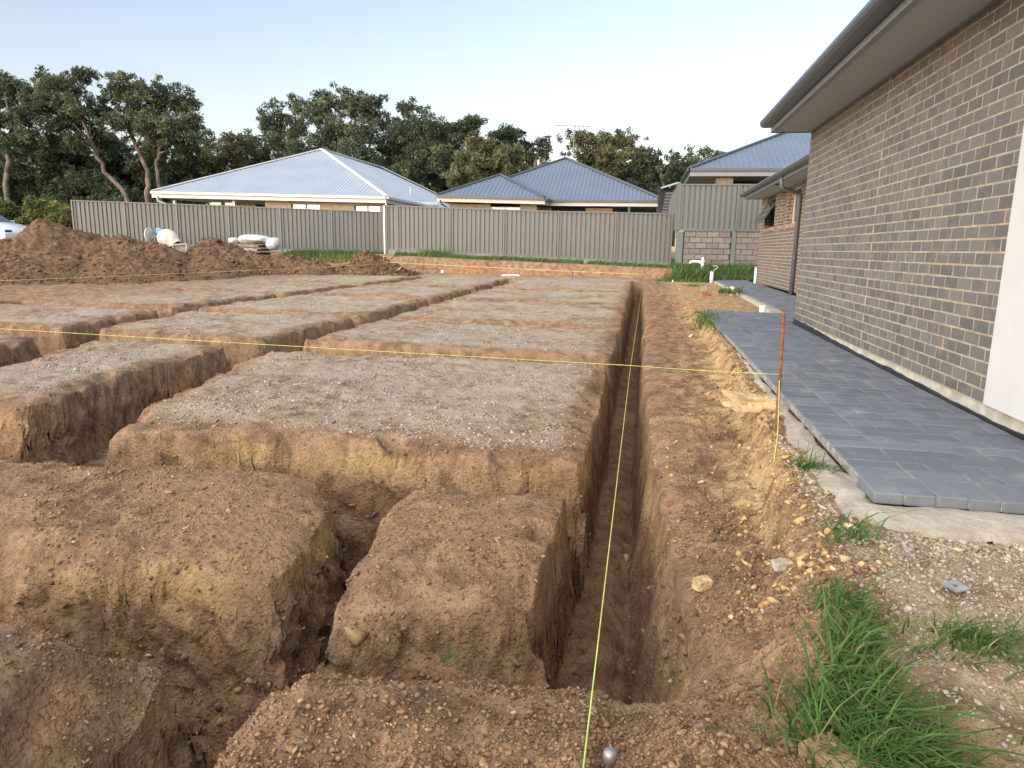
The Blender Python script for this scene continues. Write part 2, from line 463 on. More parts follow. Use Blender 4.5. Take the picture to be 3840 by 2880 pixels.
TRENCH = [
    # (polygon, wall half-run, depth)
    (strip([(-.33, 1.84), (-.34, 2.9), (-.31, 3.5), (-.28, 4.5), (-.29, 7), (-.29, 23.2)], [(.20, 1.88), (.25, 2.2), (.19, 3.0), (.12, 4.2), (.06, 7), (.04, 23.2)]), .06, .66),
    (strip(T2L, T2R), .14, .55),
    (strip(T3L, T3R), .13, .5),
    # short trench between the two front blocks
    ([(-1.26, .3), (-.97, .3), (-.96, 1.7), (-1.10, 2.3), (-1.14, 3.0), (-1.12, 3.5), (-1.80, 3.5), (-1.56, 3.32), (-1.41, 3.05), (-1.35, 2.4), (-1.27, 1.55)], .13, .68),
    # front cross trench
    ([(-14, 1.68), (-1.95, 1.73), (-1.55, 1.72), (-1.0, 1.74), (-.3, 1.88), (-.2, 1.92), (-.2, 2.36), (-.3, 2.38), (-1.1, 2.22), (-1.3, 2.34), (-2.0, 2.30), (-2.6, 2.24), (-14, 2.2)], .20, .66),
    # A
    ([(-14, 3.1), (-3.6, 3.34), (-1.70, 3.46), (-.2, 3.45), (-.2, 3.92), (-1.75, 4.04), (-3.44, 3.90), (-4.42, 4.32), (-5.5, 4.7), (-14, 5.2)], .17, .60),
    # B
    ([(-14, 8.0), (-6.6, 7.45), (-4.7, 7.42), (-3.9, 7.18), (-.2, 7.40), (-.2, 7.76), (-2.2, 7.86), (-3.95, 8.12), (-4.7, 8.02), (-7.2, 8.25), (-14, 8.85)], .10, .42),
    ([(-11.5, 10.9), (-7.8, 10.8), (-4.3, 10.62), (-.2, 10.35), (-.2, 10.62), (-4.3, 11.0), (-7.8, 11.25), (-11.5, 11.4)], .10, .36),
    ([(-10.6, 14.6), (-.2, 14.3), (-.2, 14.62), (-10.6, 15.0)], .10, .34),
    ([(-10, 18.3), (-.2, 17.7), (-.2, 18.02), (-10, 18.7)], .10, .32),
]
def pad_z(x, y): return -1.25 + .012 * np.minimum(y, 25)
def path_z(y): return -.965 + .003 * (y - 3)
BT = np.array([(-2, .15), (.9, .36), (1.3, .42), (1.7, .52), (2.17, .66), (3.34, .72), (5, .85), (8.7, .93), (12, .9), (22, 1.12), (40, 1.1)])
BF = np.array([(-2, -.6), (.9, -.35), (1.3, -.2), (1.9, .12), (2.3, .40), (2.64, .55), (4, .645), (6, .775), (9, .80), (17, .55), (24, .6), (40, .6)])

def terrain(x, y, detail=True):
    x = np.asarray(x, float); y = np.asarray(y, float)
    # warp
    wx = x + .055 * fbm(x, y, 2.0, 2, 3) + .06 * fbm(x, y, 1.1, 2, 4) * sstep(4, 6, y) + .008 * fbm(x, y, 9, 2, 5)
    wy = y + .055 * fbm(x, y, 2.0, 2, 11) + .06 * fbm(x, y, 1.1, 2, 12) * sstep(4, 6, y) + .008 * fbm(x, y, 9, 2, 13)
    wx = np.where(np.abs(x + .13) < .7, x + (wx - x) * .38, wx)
    s = np.full(x.shape, 9.0); run = np.full(x.shape, .1); dep = np.full(x.shape, .5)
    for P, w, D in TRENCH:
        d = poly_sdf(wx, wy, P)
        near = d < s
        k = .10
        h = np.clip(.5 + .5 * (s - d) / k, 0, 1)
        sm = s * (1 - h) + d * h - k * h * (1 - h)
        run = np.where(near, w, run); dep = np.where((d < .25) & (d < s + .02), np.maximum(D, dep * (s < .02)), dep)
        s = sm
    p = pad_z(x, y) + .018 * fbm(x, y, .8, 3, 21) + .012 * fbm(x, y, 3.1, 3, 22)
    sh = np.interp(y, [1.5, 2.2, 3.2, 5, 9, 24], [.30, .24, .14, .10, .07, .05])
    xr = x - .02
    p = p - np.where(xr > -.12, (.06 * sstep(6, 2, y) * sstep(1.85, 2.3, y) + .03) * np.exp(-np.abs(np.maximum(xr, 0)) / sh * 1.5) * sstep(-.12, 0, xr), 0)
    # crest of blocks rounds off towards the trench
    r = .055 + .10 * sstep(4.6, 2.2, y) * sstep(1.5, 2.0, y) * sstep(.35, .65, np.abs(x + .05))
    top_drop = np.where(s > 0, r * .55 * np.exp(-np.maximum(s, 0) / (r * .9)), r * .55)
    rw = np.interp(y, [1.8, 2.2, 3.0, 4.2, 7, 24], [.20, .24, .18, .11, .06, .05])
    isr = sstep(-.16, -.06, x) * sstep(.6, .4, x)
    run_n = (run * (1 - isr) + rw * isr) * (1 + .3 * fbm(x, y, 3.5, 2, 31))
    t = np.clip(-s / np.maximum(run_n, .02), 0, 1)
    t = np.power(t, .8)
    z = p - top_drop - np.where(s < 0, (dep - r * .55) * t, 0)
    depth = p - z
    # low spoil along crests
    # right hand: ledge + bank + upper ground
    bt = np.interp(y, BT[:, 0], BT[:, 1]) + .05 * fbm(x, y, 2.6, 4, 41) + .045 * fbm(x, y, 9, 3, 43)
    bf = np.interp(y, BF[:, 0], BF[:, 1]) + .05 * fbm(x, y, 2.6, 3, 42)
    up = path_z(np.clip(y, 0, 22)) - .062 + .010 * fbm(x, y, 3, 4, 44)
    tb = np.clip((x - bf) / np.maximum(bt - bf, .05), 0, 1)
    tb = tb * tb * (3 - 2 * tb)
    rough = .05 * fbm(x, y, 2.2, 4, 51) + .028 * fbm(x, y, 11, 3, 52)
    zr = z + np.where(s > 0, rough * sstep(.05, .3, s) * sstep(.0, .25, x) * sstep(25, 22, y), 0)
    z = zr * (1 - tb) + np.maximum(up, zr) * tb
    z += 4 * tb * (1 - tb) * (.045 * fbm(x, y, 7, 3, 63) + .035 * (np.abs(fbm(x, y, 13, 2, 64)) - .25)) * sstep(16, 6, y)
    # ridge of loose soil along the crest of the bank close by
    z += np.exp(-((x - bt) / .10) ** 2) * .045 * (.5 + .7 * fbm(x, y, 4, 3, 61)) * sstep(12, 3, y)
    # front ground: mounds close to the viewer
    fm = sstep(1.95, 1.3, y) * sstep(.02, .2, s)
    z += fm * (.165 * sstep(.42, .08, x) + .035 * fbm(x, y, 2.5, 4, 71) + .02 * fbm(x, y, 8, 3, 72))
    lm = np.exp(-(((x + 1.80) / .42) ** 2 + ((y - 1.48) / .40) ** 2)); z += np.where(s > 0, .06 * lm, 0)
    # far bank under the fences
    fz = np.interp(x, [-40, -25, -17, -10, 1.1, 4, 9], [-.30, -.33, -.36, -.33, -.60, -.60, -.6])
    yb = 24.75 + .25 * fbm(x, y, .6, 3, 81) + np.interp(x, [-14, -9.5, -6], [0.6, .2, 0])
    wid = np.interp(x, [-14, -9.6, -8.5, .8, 2], [2.4, 1.6, .45, .5, 1.6])
    tf = sstep(0, 1, (y - yb) / wid)
    z = z * (1 - tf) + (fz + .02 * fbm(x, y, 1.1, 3, 82)) * tf
    # left: ground rises outside the cut
    tl = sstep(-20, -28, x); z = z * (1 - tl) + (-.42 + .05 * fbm(x, y, .5, 3, 83)) * tl
    if detail:
        near = sstep(16, 3, y)
        steep = np.where(s < 0, 1, 0) * np.clip(-s / .12, 0, 1)
        crumb = np.abs(fbm(x, y, 11, 3, 91)) * 1.1 - .3
        z += near * (.006 + .006 * sstep(3.6, 2.2, y)) * (crumb + .7 * fbm(x, y, 30, 2, 92))
        z += near * .014 * fbm(x, y, 3.2, 3, 93)
        z += sstep(4, 6, y) * sstep(26, 20, y) * (.022 * fbm(x, y, 2.4, 3, 96) + .014 * np.abs(fbm(x, y, 7, 2, 97))) * sstep(.02, -.2, x)
        z -= sstep(4.5, 6, y) * .05 * np.exp(-((s - .03) / .10) ** 2) * np.clip(fbm(x, y, 2.6, 3, 98) + .2, 0, 1) * sstep(.05, -.3, x)
        # slumped chips along the crests
        chip = np.exp(-((s - .02) / .09) ** 2) * np.clip(fbm(x, y, 4.0, 2, 94) - .10, 0, 1)
        z -= near * .16 * chip
        z += .010 * fbm(x, y, 6, 2, 95) * sstep(30, 10, y)
    under = (x > 1.0) & (x < 2.3) & (y > 3.0) & (y < 11.7)
    z = np.where(under, np.minimum(z, path_z(y) - .07), z)
    z = np.where((x > 2.0) & (y > -3) & (y < 22), np.minimum(z, path_z(y) - .07), z)
    return z, s, depth, bt, bf, tf, tb

def build_terrain():
    ys = [.45]
    while ys[-1] < 32: ys.append(ys[-1] + max(.0105, .0046 * ys[-1]))
    ys = np.array(ys)
    ncol = 900
    sx = np.linspace(0, 1, ncol)
    Y = np.repeat(ys[:, None], ncol, 1)
    x0 = -(1.16 * ys + .75)[:, None]; x1 = np.minimum(.72 * ys + .9, 9)[:, None]
    X = x0 + (x1 - x0) * sx[None, :]
    z, s, depth, bt, bf, tf, tb = terrain(X, Y)
    # chunky, broken faces : shift wall points sideways by noise that lives in 3-D
    st = sstep(.02, -.03, s) * sstep(.30, .16, -s)
    nearw = .55 + .45 * sstep(12, 4, Y)
    u1, v1 = X * .8 + Y * .6, z * 1.25 + .3 * X
    u2, v2 = Y * .8 - X * .6, z * 1.25 + .3 * Y
    def lumpy(u, v, sd):
        a_ = fbm(u, v, 3.2, 3, sd); b_ = np.abs(fbm(u, v, 8, 3, sd + 3)); return .042 * a_ + .058 * (b_ - .25) + .018 * fbm(u, v, 22, 2, sd + 5)
    jx = lumpy(u2, v2, 101) * st * nearw; jy = lumpy(u1, v1, 131) * st * nearw
    jx *= np.where(np.abs(X + .1) < .5, .38, 1)
    jz = .030 * (np.abs(fbm(u1, v1, 9, 2, 171)) - .25) * st * nearw
    V = np.stack([X + jx, Y + jy, z + jz], -1).reshape(-1, 3)
    nr = len(ys)
    i = (np.arange(nr - 1)[:, None] * ncol + np.arange(ncol - 1)[None, :]).ravel()
    F = np.stack([i, i + 1, i + ncol + 1, i + ncol], -1)
    # masks
    grav = np.clip(sstep(.06, .30, s) * (1 - .75 * sstep(-8.5, -11.5, X + .8 * fbm(X, Y, .8, 3, 120))), 0, 1) * sstep(3.75, 4.6, Y + .5 * fbm(X, Y, 1.5, 3, 111)) * sstep(.05, -.3, X) * sstep(24.6, 23.5, Y) * sstep(-12.5, -11, X)
    upper = tb * (1 - tf)
    grav = np.maximum(grav, upper * .75 * sstep(.55, .8, X) * sstep(3.6, 2.6, Y) * sstep(1.3, 2.0, Y - .35 * fbm(X, Y, 3, 3, 113)))
    clay = sstep(5.0, 3.9, Y) * (s < .12) * sstep(.4, .2, X) * np.clip(.55 + 1.1 * fbm(X, Y, 1.1, 3, 112), .08, 1)
    sand = np.exp(-((X - bt + .06) / .20) ** 2) * sstep(2.4, 3.6, Y) * sstep(16, 9, Y) * 1.1
    sand = np.maximum(sand, .75 * sstep(.1, .5, X) * tb * sstep(11, 12, Y) * sstep(25, 23, Y))
    sand = np.maximum(sand, .6 * sstep(.18, .5, X) * (1 - tb) * sstep(3.0, 5.5, Y) * sstep(8, 6.2, Y) * np.clip(.5 + fbm(X, Y, 1.6, 3, 114), 0, 1))
    sand = np.maximum(sand, .22 * upper * sstep(3.6, 2.0, Y))
    red = sstep(.02, .2, tf) * sstep(.75, .35, tf) * sstep(-9.0, -7.5, X) * np.clip(.40 + 1.3 * fbm(X, Y, .7, 3, 119), 0, 1)
    red = np.maximum(red, .5 * sstep(.05, .15, X) * (1 - tb) * np.clip(fbm(X, Y, 1.2, 3, 115) * 1.5, 0, 1))
    red = np.maximum(red, .55 * sstep(3, 5, -X) * sstep(-9.5, -12, X) * sstep(19, 23, Y))
    global WALLPTS
    w_ = (s < 0) & (s > -.2) & (Y < 5.2) & (rng.random(s.shape) < .10 * (1 - .5 * (np.abs(X + .13) < .4)))
    WALLPTS = V.reshape(s.shape + (3,))[w_]
    o = np_mesh('ground', V, F, M['soil'], smooth=True, attrs=dict(grav=np.clip(grav, 0, 1), depth=depth, clay=np.clip(clay, 0, 1), red=np.clip(red, 0, 1), sand=np.clip(sand, 0, 1)))
    tag(o, kind='structure')
build_terrain()

# wide outer land, well below the site where the site is dug
def build_land():
    g = np.concatenate([np.linspace(-400, -60, 12), np.linspace(-55, 55, 45), np.linspace(60, 400, 12)])
    X, Y = np.meshgrid(g, g)
    d = np.maximum(np.abs(X) - 42, np.abs(Y - 14) - 16.5)
    z = -2.6 + 2.1 * sstep(-1, 4, d) + .3 * fbm(X, Y, .02, 3, 5) * sstep(5, 40, d)
    n = len(g); i = (np.arange(n - 1)[:, None] * n + np.arange(n - 1)[None, :]).ravel()
    o = np_mesh('outer_ground', np.stack([X, Y, z], -1).reshape(-1, 3), np.stack([i, i + 1, i + n + 1, i + n], -1), M['outer'], smooth=True)
    tag(o, kind='structure')
M['outer'] = plain('outer_ground', (.13, .12, .055), .95, .4, .3, 3, .5, .05)
build_land()

# ------------------------------------------------------------------ loose stones and clods
ICO_V = None
def ico():
    t = (1 + 5 ** .5) / 2
    v = np.array([(-1, t, 0), (1, t, 0), (-1, -t, 0), (1, -t, 0), (0, -1, t), (0, 1, t), (0, -1, -t), (0, 1, -t), (t, 0, -1), (t, 0, 1), (-t, 0, -1), (-t, 0, 1)], float)
    v /= np.linalg.norm(v[0])
    f = np.array([(0, 11, 5), (0, 5, 1), (0, 1, 7), (0, 7, 10), (0, 10, 11), (1, 5, 9), (5, 11, 4), (11, 10, 2), (10, 7, 6), (7, 1, 8), (3, 9, 4), (3, 4, 2), (3, 2, 6), (3, 6, 8), (3, 8, 9), (4, 9, 5), (2, 4, 11), (6, 2, 10), (8, 6, 7), (9, 8, 1)])
    return v, f

def scatter(name, pts, size, cols, flat=(.45, .9), sink=.25, seed=1, label=None):
    g = np.random.default_rng(seed)
    v, f = ico(); n = len(pts)
    rad = size[:, None] * (1 + .34 * g.standard_normal((n, 12)).clip(-1.6, 1.7))
    sc = np.stack([g.uniform(.75, 1.35, n), g.uniform(.6, 1.1, n), g.uniform(*flat, n)], -1)
    L = v[None] * rad[:, :, None] * sc[:, None, :]
    a = g.uniform(0, 6.283, n); c, s_ = np.cos(a), np.sin(a)
    x = L[:, :, 0] * c[:, None] - L[:, :, 1] * s_[:, None]; y = L[:, :, 0] * s_[:, None] + L[:, :, 1] * c[:, None]
    tl = g.normal(0, .35, n); z = L[:, :, 2] * np.cos(tl)[:, None] + x * np.sin(tl)[:, None]
    P = np.stack([x, y, z], -1) + pts[:, None, :] + np.array([0, 0, 1.0]) * (size * sc[:, 2] * (1 - 2 * sink))[:, None, None]
    V = P.reshape(-1, 3)
    F = (f[None] + (np.arange(n) * 12)[:, None, None]).reshape(-1, 3)
    o = np_mesh(name, V, F, M['stones'], color=np.repeat(cols, 12, 0))
    tag(o, label, None, None, 'stuff')
    return o

def pal(n, g, cs, w):
    cs = np.array(cs); i = g.choice(len(cs), n, p=np.array(w) / sum(w))
    return cs[i] * g.uniform(.75, 1.2, (n, 1))

def stones_all():
    g = np.random.default_rng(11)
    BR = [(.26, .160, .088), (.19, .115, .064), (.33, .212, .118), (.44, .36, .28), (.38, .23, .115)]
    GR = [(.42, .35, .285), (.36, .29, .23), (.45, .38, .315), (.33, .24, .175), (.47, .41, .34)]
    PAL = [(.44, .375, .285), (.49, .43, .34), (.40, .31, .21), (.34, .26, .18), (.31, .30, .28)]
    # clods over the near brown soil
    n = 60000
    y = .8 + 6.0 * g.random(n) ** 1.7; x = -(.98 * y + .2) + (1.5 * y + .6) * g.random(n)
    z, s, depth, bt, bf, tf, tb = terrain(x, y)
    dens = fbm(x, y, 2.2, 3, 201)
    keep = (x < np.minimum(bt + .12, 1.0)) & ((s > .0) | (g.random(n) < .10)) & (dens > g.uniform(-.55, .5, n)) & (g.random(n) < np.where(x > .02, 1., np.where(y < 2.0, 1., .50)))
    x, y, z = x[keep], y[keep], z[keep]; m_ = len(x)
    size = np.exp(g.normal(math.log(.0055), .42, m_)).clip(.0022, .015) * np.where(y < 1.95, .66, np.where(x > .1, 1.0, .9))
    scatter('dirt', np.stack([x, y, z], -1), size, pal(m_, g, BR, (5, 4, 4, .25, .5)), seed=3, label='loose brown soil crumbs strewn over the dug ground')
    n = 90000
    y = .85 + 2.6 * g.random(n) ** 1.5; x = -(.98 * y + .1) + (1.35 * y + .55) * g.random(n)
    z, s, depth, bt, bf, tf, tb = terrain(x, y)
    keep = (x < np.minimum(bt + .1, .9)) & (s > 0) & ((x > .02) | (y < 1.95) | (g.random(n) < .35)) & (fbm(x, y, 3.1, 3, 207) > g.uniform(-.7, .4, n))
    x, y, z = x[keep], y[keep], z[keep]; m_ = len(x)
    size = np.exp(g.normal(math.log(.0032), .45, m_)).clip(.0015, .010)
    scatter('dirt', np.stack([x, y, z], -1), size, pal(m_, g, BR, (6, 5, 4, .2, .5)), seed=13, sink=.15, label='fine brown crumbs covering the closest soil')
    # crushed rock on the pad
    n = 52000
    y = 3.95 + 9 * g.random(n) ** 1.5; x = -1.0 * y + (1.0 * y - .3) * g.random(n)
    z, s, depth, bt, bf, tf, tb = terrain(x, y)
    keep = (s > .08) & (fbm(x, y, 1.5, 3, 111) + .15 > g.uniform(-.45, .65, n)) & (s > g.exponential(.28, n))
    x, y, z = x[keep], y[keep], z[keep]; m_ = len(x)
    size = np.exp(g.normal(math.log(.0056), .40, m_)).clip(.0025, .018) * (1 + .035 * (y - 4))
    scatter('gravel', np.stack([x, y, z], -1), size, pal(m_, g, GR, (4, 4, 2, 3, 1)), flat=(.4, .75), sink=.42, seed=4, label='pale crushed rock spread over the levelled pad')
    # pale gravel beside the path
    n = 60000
    y = 1.0 + 3.4 * g.random(n) ** 1.2; x = .3 + 2.0 * g.random(n)
    z, s, depth, bt, bf, tf, tb = terrain(x, y)
    edge = np.maximum(np.abs(y - 2.64) < .09, (np.abs(x - .785) < .045) & (y > 2.8))
    keep = (x > bt + .02) & ~((x > .815) & (y > 2.71)) & (edge | (g.random(n) < sstep(1.2, 2.3, y + .25 * fbm(x, y, 3, 3, 203)) * .8))
    x, y, z = x[keep], y[keep], z[keep]; e = edge[keep]; m_ = len(x)
    size = np.exp(g.normal(math.log(.0040), .42, m_)).clip(.002, .016) * np.where(e, 1.5, 1)
    scatter('gravel', np.stack([x, y, z], -1), size, pal(m_, g, PAL, (4, 3, 3, 3, .7)), sink=.42, seed=5, label='fine pale gravel beside the concrete edge of the path')
    # yellow rubble on the bank and far right strip
    n = 9000
    y = 2.3 + 20 * g.random(n) ** 1.8; bt0 = np.interp(y, BT[:, 0], BT[:, 1])
    x = bt0 + g.normal(-.07, .16, n)
    z, s, depth, bt, bf, tf, tb = terrain(x, y)
    keep = (s > .02) & ~((x > .97) & (y < 11.8)) & (g.random(n) < .33)
    x, y, z = x[keep], y[keep], z[keep]; m_ = len(x)
    size = np.exp(g.normal(math.log(.0065), .5, m_)).clip(.003, .028)
    scatter('rubble', np.stack([x, y, z], -1), size, pal(m_, g, [(.50, .34, .16), (.44, .27, .12), (.56, .45, .28), (.24, .145, .085)], (4, 3, 2, 4)), seed=6, label='crumbled yellow clay rubble along the cut edge')
    P = WALLPTS[g.random(len(WALLPTS)) < min(1, 22000 / len(WALLPTS))]; m_ = len(P)
    size = np.exp(g.normal(math.log(.0058), .5, m_)).clip(.0025, .024)
    scatter('dirt', P, size, pal(m_, g, [(.20, .125, .078), (.15, .093, .06), (.27, .17, .10), (.40, .28, .14), (.38, .32, .26)], (5, 5, 3, .8, .25)), sink=.5, seed=9, label='small crumbs of soil clinging to the cut trench faces')
    P = WALLPTS[g.integers(0, len(WALLPTS), 200)]; m_ = len(P)
    size = np.exp(g.normal(math.log(.020), .40, m_)).clip(.010, .050)
    scatter('dirt', P, size, pal(m_, g, [(.21, .128, .078), (.16, .098, .06), (.28, .175, .10), (.38, .26, .13)], (5, 4, 3, 1)), sink=.62, seed=19, label='blocky lumps of clay breaking out of the cut trench faces')
    # bigger loose lumps
    n = 120
    y = 1.1 + 4 * g.random(n) ** 1.4; x = -.9 * y + 1.5 * y * g.random(n)
    z, s, depth, bt, bf, tf, tb = terrain(x, y)
    keep = (x < bt) & (s > .03) & ((x > .1) | (g.random(n) < .35)) & (y > 1.5); x, y, z = x[keep], y[keep], z[keep]; m_ = len(x)
    size = np.exp(g.normal(math.log(.012), .35, m_)).clip(.007, .026)
    scatter('dirt', np.stack([x, y, z], -1), size, pal(m_, g, BR, (5, 4, 4, 1, .6)), seed=8, label='larger lumps of brown soil lying on the dug ground')
stones_all()

# ------------------------------------------------------------------ spoil heaps
def heap(name, bumps, x0, x1, y0, y1, label, res=.06, red=.5):
    xs = np.arange(x0, x1, res); ys = np.arange(y0, y1, res)
    X, Y = np.meshgrid(xs, ys)
    h = np.zeros(X.shape)
    for bx, by, bh, sx, sy in bumps:
        dx = X + .35 * fbm(X, Y, .9, 3, 7) - bx; dy = Y + .35 * fbm(X, Y, .9, 3, 8) - by
        q = np.sqrt((dx / sx) ** 2 + (dy / sy) ** 2)
        hh = bh * np.clip(1.12 * np.exp(-.62 * q ** 1.6) - .08, -.1, None)
        k = .10; t = np.clip(.5 + .5 * (hh - h) / k, 0, 1); h = h * (1 - t) + hh * t + k * t * (1 - t) * .6
    rg = 1 - np.abs(fbm(X, Y, 1.5, 3, 9)) * 2
    h = h + np.clip(h, 0, .5) * (.28 * rg * .5 + .30 * fbm(X, Y, 2.6, 3, 10)) + np.clip(h * 3, 0, 1) * (.11 * np.abs(fbm(X, Y, 4.5, 3, 12)) + .03 * fbm(X, Y, 12, 2, 13))
    g = terrain(X, Y, False)[0]
    e = np.minimum.reduce([X - x0, x1 - X, Y - y0, y1 - Y]); h = h * sstep(0, .5, e) - .06 * sstep(.5, 0, e)
    h = h - .06
    nr, nc = X.shape
    i = (np.arange(nr - 1)[:, None] * nc + np.arange(nc - 1)[None, :])
    hm = np.maximum.reduce([h[:-1, :-1], h[1:, :-1], h[:-1, 1:], h[1:, 1:]])
    i = i[hm > -.01].ravel()
    F = np.stack([i, i + 1, i + nc + 1, i + nc], -1)
    V = np.stack([X, Y, g + h], -1).reshape(-1, 3)
    used = np.unique(F); mp = np.full(len(V), -1); mp[used] = np.arange(len(used))
    ones = np.ones(len(used))
    rd = np.clip(red - .6 + .4 * fbm(X, Y, .7, 3, 14), 0, .10).ravel()[used]
    o = np_mesh(name, V[used], mp[F], M['soil'], smooth=True, attrs=dict(grav=ones * 0, depth=ones * .0, clay=ones * 0, red=rd, sand=ones * 0, moist=ones))
    tag(o, label, 'dirt mound', 'heaps of dug soil')
    # clods on it
    g_ = np.random.default_rng(int(abs(x0 * 10)))
    n = int(420 * (x1 - x0)); k = g_.integers(0, len(used), n)
    P = V[used][k]; sz = np.exp(g_.normal(math.log(.022), .55, n)).clip(.010, .10)
    c = scatter('dirt', P, sz, pal(n, g_, [(.145, .09, .06), (.105, .066, .045), (.19, .12, .078), (.40, .32, .24)], (5, 4, 3, .12)), seed=int(abs(x0)), label=None)
    c.parent = o; c['kind'] = 'stuff'
    return o
heap('dirt_mound', [(-21.0, 22.5, 1.55, 1.35, 1.5), (-20.0, 22.9, 1.25, 1.2, 1.2), (-18.4, 22.8, 1.12, 1.5, 1.2), (-17.2, 22.5, .8, 1.2, 1.2), (-19.3, 20.1, .62, 1.6, 1.0), (-17.0, 20.6, .55, 1.2, .9), (-22.5, 20.0, .5, 1.8, 1.2), (-15.6, 20.0, .42, 1.3, .8), (-23.5, 22.6, .7, 1.4, 1.2), (-17.5, 17.6, .40, 1.8, 1.2), (-14.6, 18.2, .36, 1.5, 1.0), (-20.5, 17.2, .45, 1.6, 1.3), (-16.3, 15.6, .30, 1.3, .9), (-18.5, 15.3, .34, 1.4, 1.0), (-13.0, 19.6, .30, 1.1, .8), (-14.0, 16.4, .22, 1.1, .8)], -26.5, -11.6, 13.4, 25.3, 'long reddish brown heap of dug soil, tallest of the mounds, beside the white car')
heap('dirt_mound', [(-15.3, 23.6, 1.10, 1.0, 1.0), (-14.4, 23.0, .8, 1.1, .9), (-16.6, 21.9, .8, 1.1, .9), (-13.3, 23.0, .55, .9, .8), (-12.2, 23.3, .55, .8, .7), (-11.3, 22.9, .42, .9, .6), (-13.8, 21.6, .35, 1.1, .7)], -18.0, -9.9, 20.2, 25.6, 'brown soil mound below the wooden pallet with white bags')
heap('dirt_mound', [(-9.25, 23.6, .72, .62, .6), (-8.6, 23.4, .40, .7, .5), (-10.0, 23.2, .3, .7, .5)], -11.2, -7.3, 22.3, 24.9, 'small cone of brown soil beside the thin peg in the far corner of the pad', res=.045, red=.2)

# ------------------------------------------------------------------ grass
def blades(n, cx, cy, sx, sy, hgt, lean, g, wid=.0032, zf=None, seg=4, inside=None):
    """returns V,F,colour of curved blades"""
    x = cx + sx * g.standard_normal(n); y = cy + sy * g.standard_normal(n)
    if inside is not None: x, y = inside(n, g)
    z = terrain(x, y, True)[0] if zf is None else zf(x, y)
    h = hgt * np.exp(g.normal(0, .30, n)); a = g.uniform(0, 6.283, n)
    la = lean[0] + g.normal(0, 1.15, n); lm = lean[1] * g.uniform(.1, 1.7, n) * h
    dx, dy = np.cos(la) * lm, np.sin(la) * lm
    t = np.linspace(0, 1, seg + 1)
    px = x[:, None] + dx[:, None] * t ** 1.8; py = y[:, None] + dy[:, None] * t ** 1.8
    pz = z[:, None] - .01 + h[:, None] * (t - .42 * np.minimum(lean[1], 1.2) * t ** 3 * g.uniform(.6, 1.5, n)[:, None])
    w = wid * g.uniform(.6, 1.3, n)[:, None] * (1 - t ** 2.2 * .93)
    ox, oy = -np.sin(a)[:, None] * w, np.cos(a)[:, None] * w
    A = np.stack([px - ox, py - oy, pz], -1); B = np.stack([px + ox, py + oy, pz], -1)
    V = np.stack([A, B], 2).reshape(-1, 3)
    k = np.arange(seg)[None, :] * 2 + (np.arange(n) * 2 * (seg + 1))[:, None]; k = k.ravel()
    F = np.stack([k, k + 1, k + 3, k + 2], -1)
    base = np.array([(.065, .135, .032), (.095, .185, .042), (.130, .220, .055), (.26, .23, .11)])[g.choice(4, n, p=(.40, .32, .20, .08))] * g.uniform(.75, 1.2, (n, 1))
    C = np.repeat(base, 2 * (seg + 1), 0)
    return V, F, C

def grass(name, sets, label, cat='grass clump', kind=None, group=None, seed=1):
    g = np.random.default_rng(seed); Vs, Fs, Cs = [], [], []; b = 0
    for st in sets:
        V, F, C = blades(*st[:7], g, **(st[7] if len(st) > 7 else {}))
        Vs.append(V); Fs.append(F + b); Cs.append(C); b += len(V)
    o = np_mesh(name, np.concatenate(Vs), np.concatenate(Fs), M['grassblade'], color=np.concatenate(Cs))
    return tag(o, label, None if kind else cat, group, kind)

grass('grass_clump', [(950, .52, 1.52, .050, .085, .088, (.0, 1.3)), (750, .555, 1.38, .060, .055, .092, (-.2, 1.3)), (330, .575, 1.76, .035, .075, .065, (.2, 1.2)),
                      (260, .62, 2.0, .045, .09, .065, (.4, 1.0)), (160, .45, 1.42, .05, .08, .10, (2.8, .8)), (120, .98, 1.42, .07, .05, .09, (0, .9))],
      'large lush green grass clump on the bank in the bottom corner', seed=2)
grass('grass_clump', [(260, .93, 1.92, .07, .05, .07, (-.2, 1.1))], 'flat spreading grass tuft below the square metal washer', seed=3)
grass('grass_clump', [(130, .84, 3.42, .04, .03, .10, (.3, 1.0))], 'small green grass tuft beside the rough concrete edge, behind the rusty stake', seed=4)
grass('grass_clump', [(80, .80, 2.62, .05, .04, .08, (.1, 1.2)), (24, .70, 2.5, .03, .03, .07, (1, .8))], 'sparse grass sprig on the crest of the yellow bank near the path corner', seed=5)
grass('grass_clump', [(420, .99, 10.6, .10, .45, .13, (2.5, .7), dict(wid=.006))], 'green weeds along the outer edge of the paved path near its end', seed=6)
grass('grass_clump', [(260, 1.25, 11.9, .25, .06, .08, (1, .7), dict(wid=.006))], 'thin line of weeds across the far end of the wide paved path', seed=14)
grass('grass_clump', [(130, 1.45, 20.6, .16, .12, .09, (1, .6), dict(wid=.008))], 'low green grass patch on the sandy strip in front of the white pipe', seed=7)
grass('grass_clump', [(22, -.62, 2.17, .012, .01, .05, (-.6, 1.0), dict(wid=.0025, zf=lambda x, y: np.full(x.shape, -1.42)))], 'single pale grass tuft rooted in the cut face of the small soil block', seed=9)
def rect(x0, x1, y0, y1):
    return lambda n, g: (g.uniform(x0, x1, n), g.uniform(y0, y1, n))
